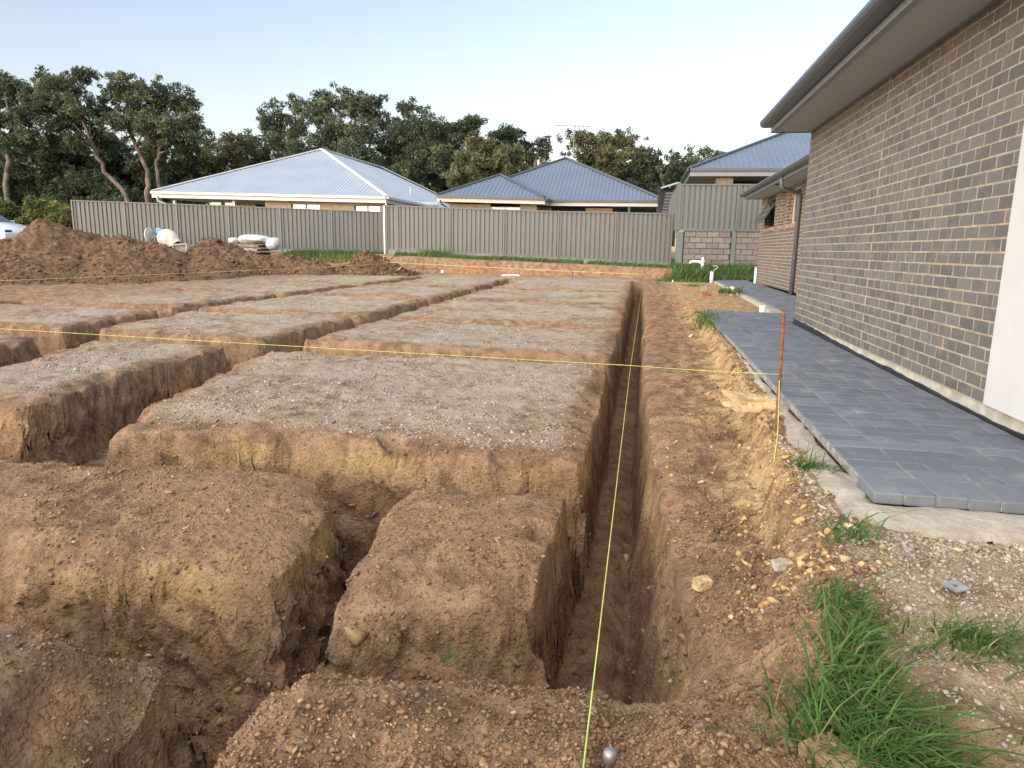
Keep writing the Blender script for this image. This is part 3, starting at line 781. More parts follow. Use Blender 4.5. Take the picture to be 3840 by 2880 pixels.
def strip_in(pts, w):
    P = np.array(pts)
    def f(n, g):
        t = g.random(n); x = P[0, 0] + t * (P[-1, 0] - P[0, 0]); y = np.interp(x, P[:, 0], P[:, 1]) + g.normal(0, w, n)
        ok = fbm(x, x * 0, .8, 3, 5) > g.uniform(-.9, .45, n)
        x = np.where(ok, x, P[0, 0] + (P[-1, 0] - P[0, 0]) * g.random(n)); return x, np.interp(x, P[:, 0], P[:, 1]) + (y - np.interp(x, P[:, 0], P[:, 1]))
    return f
W8 = dict(wid=.010)
grass('grass', [(5200, 0, 0, 0, 0, .15, (0, .5), dict(wid=.010, inside=strip_in([(-9.4, 26.3), (-2.2, 26.2)], .32))),
                (500, -7.9, 26.5, .35, .2, .30, (0, .5), W8),
                (3000, 0, 0, 0, 0, .13, (0, .5), dict(wid=.010, inside=strip_in([(-2.0, 26.5), (1.1, 26.1)], .35)))], 'green grass strip along the foot of the grey fence above the orange bank', kind='stuff', seed=10)
grass('grass', [(5200, 0, 0, 0, 0, .14, (0, .5), dict(wid=.012, inside=rect(-14.6, -10.4, 26.2, 29.2)))], 'bright green grass patch in front of the lower fence', kind='stuff', seed=11)
grass('grass', [(9000, 0, 0, 0, 0, .20, (0, .6), dict(wid=.011, inside=rect(1.0, 4.5, 24.2, 26.35))), (1500, 1.6, 23.9, .5, .35, .13, (0, .6), W8)], 'green grass in front of the block retaining wall', kind='stuff', seed=12)
grass('grass_clump', [(1400, 1.55, 24.2, .35, .30, .38, (0, .6), W8)], 'tall green grass mound beside the white pipes at the retaining wall', seed=13)

# ------------------------------------------------------------------ paved path
def paved_path():
    g = np.random.default_rng(5)
    mb = MB(); rnd = []
    def paver(x0, x1, y0, y1):
        j = .0036
        x0 += j; x1 -= j; y0 += j; y1 -= j
        if x1 - x0 < .015 or y1 - y0 < .015: return
        dz = g.normal(0, .0011); z = path_z((y0 + y1) / 2) + dz
        sl = .003 * (y1 - y0) / 2
        b0 = len(mb.v)
        mb.cbox(x0, x1, y0, y1, z - .05, z, .0050)
        rnd.extend([g.random()] * (len(mb.v) - b0))
    a = .121
    X0, X1, Y0, Y1 = .985, 2.05, 2.995, 11.80
    # left soldier course (long side across), front soldier course (long side along the path)
    y = Y0 + 2 * a
    i = 0
    while y < Y1:
        paver(X0 + .012 * math.sin(y * .3), X0 + 2 * a, y, min(y + a, Y1)); y += a
    x = X0
    while x < X1 + .6:
        paver(x, min(x + a, X1 + .6), Y0, Y0 + 2 * a); x += a
    xs, ys = X0 + 2 * a, Y0 + 2 * a
    nx = int((X1 - xs) / a) + 3; ny = int((Y1 - ys) / a) + 3
    for r in range(-2, ny):
        for c_ in range(-2, nx):
            k = (c_ + r) % 4
            if k == 0: q = (xs + c_ * a, xs + (c_ + 2) * a, ys + r * a, ys + (r + 1) * a)
            elif k == 2: q = (xs + c_ * a, xs + (c_ + 1) * a, ys + r * a, ys + (r + 2) * a)
            else: continue
            xmax = X1 if q[3] > 4.2 else X1 + .3
            paver(max(q[0], xs), min(q[1], xmax), max(q[2], ys), min(q[3], Y1))
    # second part along the recessed wall
    X0b, X1b, Y0b, Y1b = 2.30, 3.345, 11.80, 24.4
    yb = Y0b
    while yb < Y1b:
        paver(X0b, X0b + .24, yb, min(yb + a, Y1b)); yb += a
    xs, ys = X0b + .24, Y0b
    for r in range(-2, int((Y1b - ys) / a) + 2):
        for c_ in range(-2, 10):
            k = (c_ + r) % 4
            if k == 0: q = (xs + c_ * a, xs + (c_ + 2) * a, ys + r * a, ys + (r + 1) * a)
            elif k == 2: q = (xs + c_ * a, xs + (c_ + 1) * a, ys + r * a, ys + (r + 2) * a)
            else: continue
            paver(max(q[0], xs), min(q[1], X1b), max(q[2], ys), min(q[3], Y1b))
    # link piece between the two runs
    for r in range(0, 10):
        paver(2.05, 2.30, 10.6 + r * a, 10.6 + (r + 1) * a)
        for c_ in range(5): paver(2.30 + c_ * .24, min(2.54 + c_ * .24, 3.345), 10.6 + r * a, min(10.6 + (r + 1) * a, 11.80))
    o = mb.build('path', M['paver'])
    at = o.data.attributes.new('rnd', 'FLOAT', 'POINT'); at.data.foreach_set('value', np.array(rnd, np.float32))
    tag(o, kind='structure')
    # jointing sand bed
    s = MB()
    for (x0, x1, y0, y1) in ((.995, 2.05, 3.005, 11.79), (2.31, 3.34, 11.79, 24.38), (2.05, 3.34, 10.62, 11.79)):
        s.add([(x0, y0, path_z(y0) - .045), (x1, y0, path_z(y0) - .045), (x1, y0, path_z(y0) - .006), (x0, y0, path_z(y0) - .006),
               (x0, y1, path_z(y1) - .045), (x1, y1, path_z(y1) - .045), (x1, y1, path_z(y1) - .006), (x0, y1, path_z(y1) - .006)],
              [(0, 1, 2, 3), (7, 6, 5, 4), (3, 2, 6, 7), (0, 3, 7, 4), (1, 5, 6, 2)])
    sb = s.build('path', M['joint_sand']); tag(sb, kind='structure')
paved_path()

def haunch():
    """rough concrete edge along the path: an L of lumpy concrete"""
    P = [(.80, 2.79), (.93, 2.71), (2.75, 2.70), (2.75, 3.03), (1.02, 3.03), (1.01, 7.6), (.97, 7.6), (.93, 6.2), (.90, 5.0), (.845, 4.3), (.80, 3.4)]
    xs = np.arange(.68, 2.8, .012); ys = np.arange(2.6, 7.7, .016)
    X, Y = np.meshgrid(xs, ys)
    d = poly_sdf(X + .034 * fbm(X, Y, 6, 4, 301), Y + .034 * fbm(X, Y, 6, 4, 302), P)
    z = path_z(Y) - .026 + .008 * fbm(X, Y, 5, 3, 303) - .022 * np.clip((.14 + d) / .12, 0, 1) - .06 * sstep(-.025, .005, d)
    nr, nc = X.shape
    i = (np.arange(nr - 1)[:, None] * nc + np.arange(nc - 1)[None, :])
    dm = np.maximum(d[:-1, :-1], d[1:, 1:]); i = i[dm < .004].ravel()
    F = np.stack([i, i + 1, i + nc + 1, i + nc], -1); V = np.stack([X, Y, z], -1).reshape(-1, 3)
    used = np.unique(F); mp = np.full(len(V), -1); mp[used] = np.arange(len(used))
    o = np_mesh('path_kerb', V[used], mp[F], M['haunch'], smooth=True); tag(o, kind='structure')
    # thin pale edge along the second run
    s = MB()
    pts = [(2.10, 11.75), (2.20, 14), (2.24, 17), (2.26, 20), (2.26, 24.4)]
    for (xa, ya), (xb, yb) in zip(pts[:-1], pts[1:]):
        s.add([(xa, ya, path_z(ya) - .02), (2.31, ya, path_z(ya) - .02), (2.31, yb, path_z(yb) - .02), (xb, yb, path_z(yb) - .02), (xa - .05, ya, path_z(ya) - .09), (xb - .05, yb, path_z(yb) - .09)],
              [(0, 1, 2, 3), (4, 0, 3, 5)])
    o = s.build('path_kerb', M['haunch']); tag(o, kind='structure')
haunch()

# ------------------------------------------------------------------ near brick house
def near_house():
    H = empty('brick_house', (2.054, 4, -.9)); off = np.array((2.054, 4, -.9))
    tag(H, 'large grey brick house with deep grey eaves and gutters beside the paved path', 'house')
    def part(mb, name, mat, smooth=False, bevel=0, parent=None):
        o = mb.build(name, mat, None, smooth, bevel)
        par = parent or H
        o.parent = par
        o.location = tuple(-off) if parent is None else (0, 0, 0)
        return o
    g = np.random.default_rng(3)
    X = 2.054; zb, zt = -.872, 1.575
    # mortar backing + bricks of the long wall
    part(MB().box(X + .0014, X + .11, -3, 10.094, zb, zt), 'wall', M['mortar'])
    mb = MB(); rnd = []
    r = 0; z = zb
    while z < zt - .01:
        y = -3.0 - (.102 if r % 2 else 0)
        while y < 10.1:
            y0, y1 = max(y + .006, -3), min(y + .198, 10.1)
            for y0, y1 in ([(y0, 7.064), (7.076, y1)] if y0 < 7.05 and y1 > 7.09 else [(y0, y1)]):
                if y1 < 1.0 or y1 - y0 < .03: continue
                dx = g.normal(0, .0003)
                z0, z1 = z + .006 + g.normal(0, .0008), min(z + .0758, zt) + g.normal(0, .0008)
                b0 = len(mb.v)
                e = .0015
                V = [(X + .012, y0, z0), (X + .012, y1, z0), (X + .012, y1, z1), (X + .012, y0, z1), (X + e + dx, y0, z0), (X + e + dx, y1, z0), (X + e + dx, y1, z1), (X + e + dx, y0, z1), (X + dx, y0 + e, z0 + e), (X + dx, y1 - e, z0 + e), (X + dx, y1 - e, z1 - e), (X + dx, y0 + e, z1 - e)]
                F = []
                for a_, b_ in ((0, 4), (4, 8)):
                    for k in range(4): F.append((a_ + k, a_ + (k + 1) % 4, b_ + (k + 1) % 4, b_ + k))
                F.append((11, 10, 9, 8))
                mb.add(V, F)
                rr = g.random() ** 1.2 if g.random() > .06 else 1.5
                rnd += [rr] * 12
            y += .204
        z += .0816; r += 1
    o = part(mb, 'brickwork', M['brick_clay']); o.name = 'brickwork'
    at = o.data.attributes.new('rnd', 'FLOAT', 'POINT'); at.data.foreach_set('value', np.array(rnd, np.float32))
    # end return and recessed wall with three window openings
    part(MB().box(X + .11, 3.35, 10.0, 10.094, zb, zt), 'wall', M['brick2'])
    X2 = 3.35; y0, y1 = 10.095, 22.32
    ops = [(20.05, 21.55, .66, 1.52), (18.72, 19.28, .66, 1.52), (16.95, 18.25, .66, 1.52)]
    w = MB()
    edges = [y0] + [v for o_ in sorted(ops) for v in (o_[0], o_[1])] + [y1]
    for i in range(0, len(edges), 2): w.box(X2, X2 + .20, edges[i], edges[i + 1], zb, zt - .06)
    for a_, b_, c_, d_ in ops:
        w.box(X2, X2 + .20, a_, b_, zb, c_)
    part(w, 'wall', M['brick2'])
    # body behind the windows
    part(MB().box(X2 + .24, X2 + 6, 10.2, 22.25, zb, zt - .05), 'interior', M['dark_room'])
    part(MB().box(X2 + .2, X2 + 6.3, 22.25, 22.32, zb, zt - .06), 'wall', M['brick2'])
    part(MB().box(X2 - .001, X2 + .21, y0, y1, zt - .06, zt - .02), 'head_trim', M['fascia'])
    # sills
    for a_, b_, c_, d_ in ops:
        s = MB(); yy = a_ - .04
        while yy < b_ + .02:
            s.cbox(X2 - .035, X2 + .08, yy, yy + .070, c_ - .085, c_ + .012, .004); yy += .078
        part(s, 'window_sill', M['sill'])
    # windows
    for n_, (a_, b_, c_, d_) in enumerate(ops):
        f = MB(); xf = X2 + .11
        for (ya, yb_, za, zb_) in ((a_, b_, c_ + .014, c_ + .06), (a_, b_, d_ - .045, d_), (a_, a_ + .045, c_ + .06, d_ - .045), (b_ - .045, b_, c_ + .06, d_ - .045)):
            f.box(xf, xf + .06, ya, yb_, za, zb_)
        wf = part(f, 'window', M['winframe'] if n_ == 0 else M['winframe_white'])
        part(MB().box(xf + .025, xf + .035, a_ + .045, b_ - .045, c_ + .06, d_ - .045), 'pane', M['glass'], parent=wf)
        if n_ == 0:   # open awning sash hung from the head
            s = MB(); hz = d_ - .05; L_ = d_ - c_ - .11; an = R_(32)
            def pt(y, u): return (xf - .005 - math.sin(an) * u, y, hz - math.cos(an) * u)
            s.bar(pt(a_ + .06, 0), pt(a_ + .06, L_), .045, .035); s.bar(pt(b_ - .06, 0), pt(b_ - .06, L_), .045, .035)
            s.bar(pt(a_ + .06, L_), pt(b_ - .06, L_), .035, .05); s.bar(pt(a_ + .06, .02), pt(b_ - .06, .02), .035, .045)
            sash = part(s, 'sash', M['winframe'], parent=wf)
            q = MB(); p0, p1, p2, p3 = pt(a_ + .08, .03), pt(b_ - .08, .03), pt(b_ - .08, L_ - .02), pt(a_ + .08, L_ - .02)
            q.add([p0, p1, p2, p3] + [(p[0] + .006, p[1], p[2] + .003) for p in (p0, p1, p2, p3)], [(0, 1, 2, 3), (7, 6, 5, 4), (0, 4, 5, 1), (1, 5, 6, 2), (2, 6, 7, 3), (3, 7, 4, 0)])
            part(q, 'pane', M['glass'], parent=wf)
    # slab edge + membrane + render panel
    pz = lambda y: path_z(y)
    sl = MB()
    ysl = np.linspace(-3, 10.08, 60)
    part(MB().box(X + .012, X + .12, -3, 10.085, -1.05, zb - .003), 'slab_edge', M['slab'])
    mm = MB()
    ks = np.linspace(.8, 10.10, 80)
    prev = None
    gg = np.random.default_rng(9)
    for y in ks:
        top = np.interp(y, [.8, 3.6, 4.3, 5.2, 6.2, 7.2, 8.2, 9.2, 10.1], [-.925, -.925, -.945, -.938, -.925, -.928, -.908, -.885, -.873]) + gg.normal(0, .0035)
        cur = [(X + .010, y, path_z(max(y, 3)) - .04), (X - .004 - .006 * gg.random(), y, path_z(max(y, 3)) - .01), (X - .003, y, top), (X + .010, y, top + .001)]
        if prev: mm.add(prev + cur, [(0, 1, 5, 4), (1, 2, 6, 5), (2, 3, 7, 6)])
        prev = cur
    part(mm, 'damp_membrane', M['membrane'])
    part(MB().cbox(X - .028, X + .10, -3, 4.53, -.862, zt + .3, .004), 'render_panel', M['render'])
    # eaves : two runs
    def eave(dx, ya, yb_, roofname='roof'):
        gp = [(1.55, 1.672), (1.55, 1.602), (1.475, 1.600), (1.44, 1.607), (1.418, 1.628), (1.409, 1.655), (1.409, 1.676), (1.416, 1.690), (1.424, 1.690), (1.424, 1.676), (1.432, 1.64), (1.455, 1.618), (1.545, 1.612), (1.545, 1.672)]
        part(MB().sweep_y([(x + dx, z) for x, z in gp], ya, yb_), 'gutter', M['gutter'])
        part(MB().sweep_y([(x + dx, z) for x, z in [(1.553, 1.70), (1.553, 1.542), (1.575, 1.542), (1.575, 1.70)]], ya, yb_), 'fascia', M['fascia'])
        part(MB().sweep_y([(x + dx, z) for x, z in [(1.545, 1.535), (1.60, 1.535), (1.60, 1.548), (1.548, 1.548)]], ya, yb_), 'fascia_lip', M['fascia'])
        so = MB()
        x0, x1 = 1.60 + dx, 2.054 + dx + (.0 if dx == 0 else .03)
        yy = ya
        while yy < yb_ - .01:
            ye = min(yy + 2.4, yb_); so.box(x0, x1, yy + .002, ye - .002, 1.551, 1.558); yy = ye
        part(so, 'soffit', M['soffit'])
        part(MB().sweep_y([(x1 - .018, 1.534), (x1, 1.534), (x1, 1.550), (x1 - .018, 1.550)], ya, yb_), 'soffit_bead', M['fascia'])
        # roof sheet with corrugated edge
        rf = MB(); V = []; F = []
        ny = int((yb_ - ya) / .026)
        for i in range(ny + 1):
            y = ya - .02 + (yb_ - ya + .04) * i / ny; cz = .007 * math.sin(i * math.pi / 2)
            for x, z in ((1.455, 1.700), (4.6, 1.700 + 3.145 * .404)):
                V.append((x + dx, y, z + cz))
        for i in range(ny): F.append((2 * i, 2 * i + 1, 2 * i + 3, 2 * i + 2))
        rf.add(V, F); part(rf, roofname, M['roof_dark'])
        # closing end board
        part(MB().add([(1.56 + dx, yb_ + .003, 1.54), (x1, yb_ + .003, 1.54), (4.2 + dx, yb_ + .003, 1.54), (4.2 + dx, yb_ + .003, 2.75), (1.56 + dx, yb_ + .003, 1.72),
                       (1.56 + dx, yb_ + .02, 1.54), (x1, yb_ + .02, 1.54), (4.2 + dx, yb_ + .02, 1.54), (4.2 + dx, yb_ + .02, 2.75), (1.56 + dx, yb_ + .02, 1.72)],
                      [(0, 1, 2, 3, 4), (9, 8, 7, 6, 5), (0, 5, 6, 1), (1, 6, 7, 2), (2, 7, 8, 3), (3, 8, 9, 4), (4, 9, 5, 0)]), 'end_board', M['fascia'])
    eave(0, -3, 10.13); eave(1.288, 10.16, 22.42)
    # downpipe with offset under the second gutter
    d = MB()
    d.tube([(2.82, 16.35, 1.62), (2.82, 16.35, 1.40), (2.86, 16.38, 1.355), (3.27, 16.75, 1.275), (3.295, 16.78, 1.22), (3.295, 16.78, -.93)], .046, 12)
    part(d, 'downpipe', M['downpipe'], smooth=True)
    for z in (.95, -.1): part(MB().tube([(3.295, 16.78, z - .02), (3.295, 16.78, z + .02)], .050, 12), 'pipe_clip', M['gutter'])
    v = MB(); v.tube([(2.94 + .05 * math.cos(t), 17.6 + .16 * math.sin(t), 1.549) for t in np.linspace(0, 6.0, 20)], .012, 6); v.box(2.90, 2.98, 17.47, 17.73, 1.545, 1.549)
    part(v, 'soffit_vent', M['dark_room'])
    # white conduit at the far corner
    part(MB().tube([(3.30, 22.20, -.90), (3.30, 22.20, -.42)], .028, 10), 'conduit', M['pvc']); part(MB().tube([(3.30, 22.05, -.90), (3.30, 22.05, -.46)], .024, 10), 'conduit', M['pvc'])
    return H
near_house()

# ------------------------------------------------------------------ sheet-steel fences
def sheet(mb, p, q, z0a, z0b, z1a, z1b, pitch=.18, ins=.045):
    """trapezoid profiled sheet between plan points p and q (front towards -normal)"""
    p = np.array(p, float); q = np.array(q, float); L = np.linalg.norm(q - p); u = (q - p) / L; n = np.array((-u[1], u[0]))
    n_ = max(1, round(L / pitch)); pt = L / n_
    prof = []
    for i in range(n_):
        for f, d in ((0, 0), (.66, 0), (.70, ins), (.93, ins)): prof.append((i * pt + f * pt, d))
    prof.append((L, 0))
    V = []
    for s, d in prof:
        c = p + u * s + n * d; t = s / L
        V.append((c[0], c[1], z0a + (z0b - z0a) * t)); V.append((c[0], c[1], z1a + (z1b - z1a) * t))
    F = [(2 * i, 2 * i + 2, 2 * i + 3, 2 * i + 1) for i in range(len(prof) - 1)]
    return mb.add(V, F)

def fence(name, label, pts, mat, plinth=True, postmat=None, step=False):
    """pts: list of (x,y,zbase,ztop) post positions"""
    o0 = pts[0]
    Fm = empty(name, (o0[0], o0[1], o0[2])); tag(Fm, label, 'fence', 'grey sheet steel fences')
    off = (-o0[0], -o0[1], -o0[2])
    def pp(mb, nm, mt):
        o = mb.build(nm, mt, Fm); o.location = off; return o
    for i, (x, y, zb, zt) in enumerate(pts):
        zt2 = zt + .02 if not step else max(zt, pts[i - 1][3] if i else zt) + .02
        pp(MB().box(x - .032, x + .032, y - .045, y + .03, zb - .3, zt2), 'post', postmat or mat)
    for a_, b_ in zip(pts[:-1], pts[1:]):
        x0, y0, zb0, zt0 = a_; x1, y1, zb1, zt1 = b_
        pl = .16 if plinth else .04
        pp(sheet(MB(), (x0 + .0, y0), (x1, y1), zb0 + pl, zb1 + pl, zt0 - .03, zt1 - .03), 'panel', mat)
        pp(MB().bar((x0, y0, zt0 - .015), (x1, y1, zt1 - .015), .065, .05), 'rail', mat); pp(MB().bar((x0, y0, zb0 + pl + .01), (x1, y1, zb1 + pl + .01), .06, .05), 'rail', mat)
        if plinth:
            pp(MB().bar((x0, y0 + .005, zb0 + pl / 2 - .09), (x1, y1 + .005, zb1 + pl / 2 - .09), .05, pl + .13), 'plinth', M['plinth'])
    return Fm
lp = []
for i in range(7):
    t = i / 6
    x = -24.52 + t * 13.12; y = 27.5 + t * 2.8
    lp.append((x, y, np.interp(x, [-24.5, -17.7, -11.4], [-.30, -.36, -.38]), np.interp(x, [-24.5, -17.7, -11.4], [1.71, 1.60, 1.47])))
fence('fence', 'grey sheet fence set lower than its neighbour, behind the soil heaps and cement mixer', lp, M['fence_grey'])
rp = [(-10.18, 27.5, -.30, 1.58)] + [(x, 27.5, np.interp(x, [-10, 1], [-.27, -.60]), np.interp(x, [-10, -7.5, -3.3, .9], [1.58, 1.515, 1.41, 1.37])) for x in (-9.72, -7.56, -5.40, -3.27, -1.10, .98)]
fence('fence', 'grey sheet fence across the middle in front of the dark roofed house', rp, M['fence_grey'])
fence('fence', 'short fence wing running back from the white corner post', [(-10.18, 27.62, -.3, 1.60), (-11.2, 30.15, -.35, 1.62)], M['fence_grey'])
o = MB().box(-10.285, -10.23, 27.40, 27.45, -.55, 1.57).build('fence_post', M['pvc']); tag(o, 'white corner post where the two grey fences meet', 'post')

# raised fence over the retaining wall
rw = [(1.17, 26.5, .72, 2.33), (3.15, 26.5, .72, 2.33), (5.13, 26.5, .72, 2.33)]
fence('fence', 'tall green grey fence standing on top of the block retaining wall', rw, M['fence_dark'], plinth=False)
fence('fence', 'green grey fence wing running away from the near end of the raised fence', [(1.13, 26.62, .72, 2.40), (1.02, 28.9, .75, 2.2), (.98, 31.2, .7, 1.95)], M['fence_dark'], plinth=False)
def retaining():
    Rw = empty('retaining_wall', (1.2, 26.5, -.7)); tag(Rw, 'retaining wall of brown grey split blocks between green steel posts', 'wall')
    off = (-1.2, -26.5, .7); g = np.random.default_rng(4)
    mb = MB(); rnd = []
    for (xa, xb) in ((1.40, 3.03), (3.19, 5.0)):
        for r in range(8):
            z = .70 - (r + 1) * .2; x = xa - (.2 if r % 2 else 0)
            while x < xb:
                a_, b_ = max(x + .004, xa), min(x + .396, xb)
                if b_ - a_ > .03:
                    b0 = len(mb.v); bulge = .018 + .012 * g.random()
                    e = .018
                    V = [(a_, 26.58, z + .004), (b_, 26.58, z + .004), (b_, 26.58, z + .196), (a_, 26.58, z + .196)]
                    V += [(a_, 26.50, z + .004), (b_, 26.50, z + .004), (b_, 26.50, z + .196), (a_, 26.50, z + .196)]
                    nx = 5; top = []
                    V += [(a_ + e, 26.5 - bulge * g.uniform(.5, 1.2), z + e), (b_ - e, 26.5 - bulge * g.uniform(.5, 1.2), z + e), (b_ - e, 26.5 - bulge * g.uniform(.5, 1.2), z + .2 - e), (a_ + e, 26.5 - bulge * g.uniform(.5, 1.2), z + .2 - e)]
                    F = []
                    for s_, t_ in ((0, 4), (4, 8)):
                        for k in range(4): F.append((s_ + k, s_ + (k + 1) % 4, t_ + (k + 1) % 4, t_ + k))
                    F += [(8, 9, 10), (8, 10, 11)]
                    mb.add(V, F); rnd += [g.random()] * 12
                x += .4
    o = mb.build('blockwork', M['block'], Rw); o.location = off
    at = o.data.attributes.new('rnd', 'FLOAT', 'POINT'); at.data.foreach_set('value', np.array(rnd, np.float32))
    o = MB().box(1.2, 5.0, 26.56, 26.7, -1.0, .70).build('backing', M['dark_room'], Rw); o.location = off
    o = MB().box(1.12, 1.36, 26.46, 26.60, -1.0, .70).build('post', M['post_green'], Rw); o.location = off
    for x in (3.11, 5.07):
        o = MB().box(x - .075, x + .075, 26.45, 26.60, -1.0, .715).build('post', M['post_green'], Rw); o.location = off
    o = MB().box(1.10, 5.1, 26.455, 26.60, .718, .755).build('capping', M['fence_dark'], Rw); o.location = off
retaining()

# ------------------------------------------------------------------ roofs and houses beyond the fences
def ribbed(mb, A, B, C, D, pitch=.20, rib=.022):
    """ribbed sheet; eave A->B, upper edge D->C (D above A). ribs run up the slope perpendicular to AB"""
    A, B, C, D = (np.array(p, float) for p in (A, B, C, D))
    u = B - A; L = np.linalg.norm(u); u /= L
    n = np.cross(u, D - A if np.linalg.norm(D - A) > 1e-6 else C - A); n /= np.linalg.norm(n)
    if n[2] < 0: n = -n
    v = np.cross(n, u)
    if v[2] < 0: v = -v
    # polygon in (s,t): A(0,0) B(L,0) C, D
    P = [((p - A) @ u, (p - A) @ v) for p in (A, B, C, D)]
    def tmax(s):
        best = 0
        for (s0, t0), (s1, t1) in ((P[1], P[2]), (P[2], P[3]), (P[3], P[0])):
            lo, hi = min(s0, s1), max(s0, s1)
            if lo - 1e-6 <= s <= hi + 1e-6:
                if hi - lo < 1e-6: best = max(best, t0, t1)
                else: best = max(best, t0 + (t1 - t0) * (s - s0) / (s1 - s0))
        return best
    prof = []; k = max(1, round(L / pitch)); pt = L / k
    for i in range(k):
        for f, d in ((0, rib), (.16, rib), (.28, 0), (.88, 0)): prof.append((i * pt + f * pt, d))
    prof.append((L, rib))
    V = []
    for s, d in prof:
        V.append(A + u * s + n * d); V.append(A + u * s + v * max(tmax(s), .002) + n * d)
    return mb.add(V, [(2 * i, 2 * i + 2, 2 * i + 3, 2 * i + 1) for i in range(len(prof) - 1)])

def house_white():
    o0 = (-19, 34.6, -.4); Hh = empty('pale_roofed_house', o0); off = tuple(-c for c in o0)
    tag(Hh, 'cream brick house with a large pale hipped steel roof behind the lower fence', 'house')
    def pp(mb, nm, mt, parent=Hh):
        o = mb.build(nm, mt, parent)
        if parent is Hh: o.location = off
        return o
    FL, FR = (-25.5, 34, 2.58), (-12.6, 34, 2.37); BR, BL = (-12.6, 56, 2.37), (-25.5, 56, 2.58); A1, A2 = (-18.93, 40.4, 5.48), (-18.75, 49.5, 5.48)
    r = MB(); ribbed(r, FL, FR, A1, A1, .20); ribbed(r, FR, BR, A2, A1, .20); ribbed(r, BR, BL, A2, A2, .4); ribbed(r, BL, FL, A1, A2, .4)
    pp(r, 'roof', M['roof_white'])
    c = MB()
    up = np.array((0, 0, .05))
    for a_, b_ in ((FL, A1), (FR, A1), (A1, A2), (BR, A2), (BL, A2)): c.bar(np.array(a_) + up, np.array(b_) + up, .22, .06)
    pp(c, 'ridge_capping', M['roof_trim_white'])
    def run(a_, b_, n):
        a_, b_, n = np.array(a_), np.array(b_), np.array(n)
        gm = MB(); gm.bar(a_ + n * .06 + (0, 0, -.05), b_ + n * .06 + (0, 0, -.05), .12, .12); pp(gm, 'gutter', M['gutter_cream'])
        fm = MB(); fm.bar(a_ - n * .03 + (0, 0, -.21), b_ - n * .03 + (0, 0, -.21), .04, .18); pp(fm, 'fascia', M['roof_trim_white'])
    run(FL, FR, (0, -1, 0)); run(FR, BR, (1, 0, 0))
    pp(MB().add([(-25.3, 34.02, 2.28), (-12.62, 34.02, 2.08), (-12.62, 34.75, 2.08), (-25.3, 34.75, 2.28), (-25.3, 37.4, 2.28), (-20.5, 37.4, 2.20), (-20.5, 34.75, 2.20)],
                [(0, 1, 2, 3), (3, 6, 5, 4)]), 'soffit', M['soffit'])
    # front walls : alfresco recess on the left, brick with two windows on the right
    zb, zt = -.5, 2.3
    wins = [(-18.05, -16.45, .5, 2.05), (-14.6, -13.2, .5, 2.0)]
    w = MB(); xs = [-19.5, -18.05, -16.45, -14.6, -13.2, -12.98]
    for i in range(0, 6, 2): w.box(xs[i], xs[i + 1], 34.75, 34.95, zb, 2.16)
    for a_, b_, c_, d_ in wins: w.box(a_, b_, 34.75, 34.95, zb, c_)
    for a_, b_, c_, d_ in wins: w.box(a_, b_, 34.75, 34.95, d_, 2.13)
    w.box(-13.18, -12.98, 34.95, 55, zb, 1.95)
    w.box(-22.8, -21.5, 37.3, 37.5, zb, 2.2); w.box(-22.9, -22.7, 37.5, 55, zb, 2.3)
    pp(w, 'wall', M['brick_tan'])
    pp(MB().box(-22.7, -13.2, 38.0, 54.5, zb, 2.0), 'interior', M['dark_room'])
    pp(MB().box(-19.5, -13.2, 35.02, 37.9, zb, 1.8), 'interior', M['dark_room'])
    for a_, b_, c_, d_ in wins:
        f = MB(); m_ = (a_ + b_) / 2
        for q in ((a_, a_ + .06, c_, d_), (b_ - .06, b_, c_, d_), (m_ - .04, m_ + .04, c_ + .05, d_ - .05), (a_ + .06, b_ - .06, c_, c_ + .05), (a_ + .06, b_ - .06, d_ - .05, d_)):
            f.box(q[0], q[1], 34.83, 34.90, q[2], q[3])
        wf = pp(f, 'window', M['winframe'])
        pn = MB().box(a_ + .06, b_ - .06, 34.862, 34.87, c_ + .05, d_ - .05); pp(pn, 'pane', M['glass'], wf)
    for x in (-24.55, -21.1):
        pp(MB().box(x - .07, x + .07, 34.45, 34.6, zb, 2.16), 'verandah_post', M['roof_trim_white'])
    d = MB(); d.tube([(-25.15, 33.95, 2.34), (-25.15, 33.98, 2.1), (-24.7, 34.35, 1.9), (-24.66, 34.4, 1.8), (-24.66, 34.4, -.4)], .05, 8); pp(d, 'downpipe', M['roof_trim_white'])
    d = MB(); d.tube([(-12.6, 33.93, 2.0), (-12.75, 34.6, 1.75), (-12.9, 34.7, 1.65), (-12.9, 34.7, -.4)], .05, 8); pp(d, 'downpipe', M['roof_trim_white'])
    v = MB(); v.tube([(-14.0, 42.0, 2.7), (-14.0, 42.0, 3.5)], .07, 10); pp(v, 'vent_pipe', M['roof_trim_white'])
    v = MB(); v.tube([(-13.0, 40.2, 2.33), (-12.2, 41.4, 2.42)], .17, 12); pp(v, 'roof_vent', M['roof_trim_white'])
house_white()

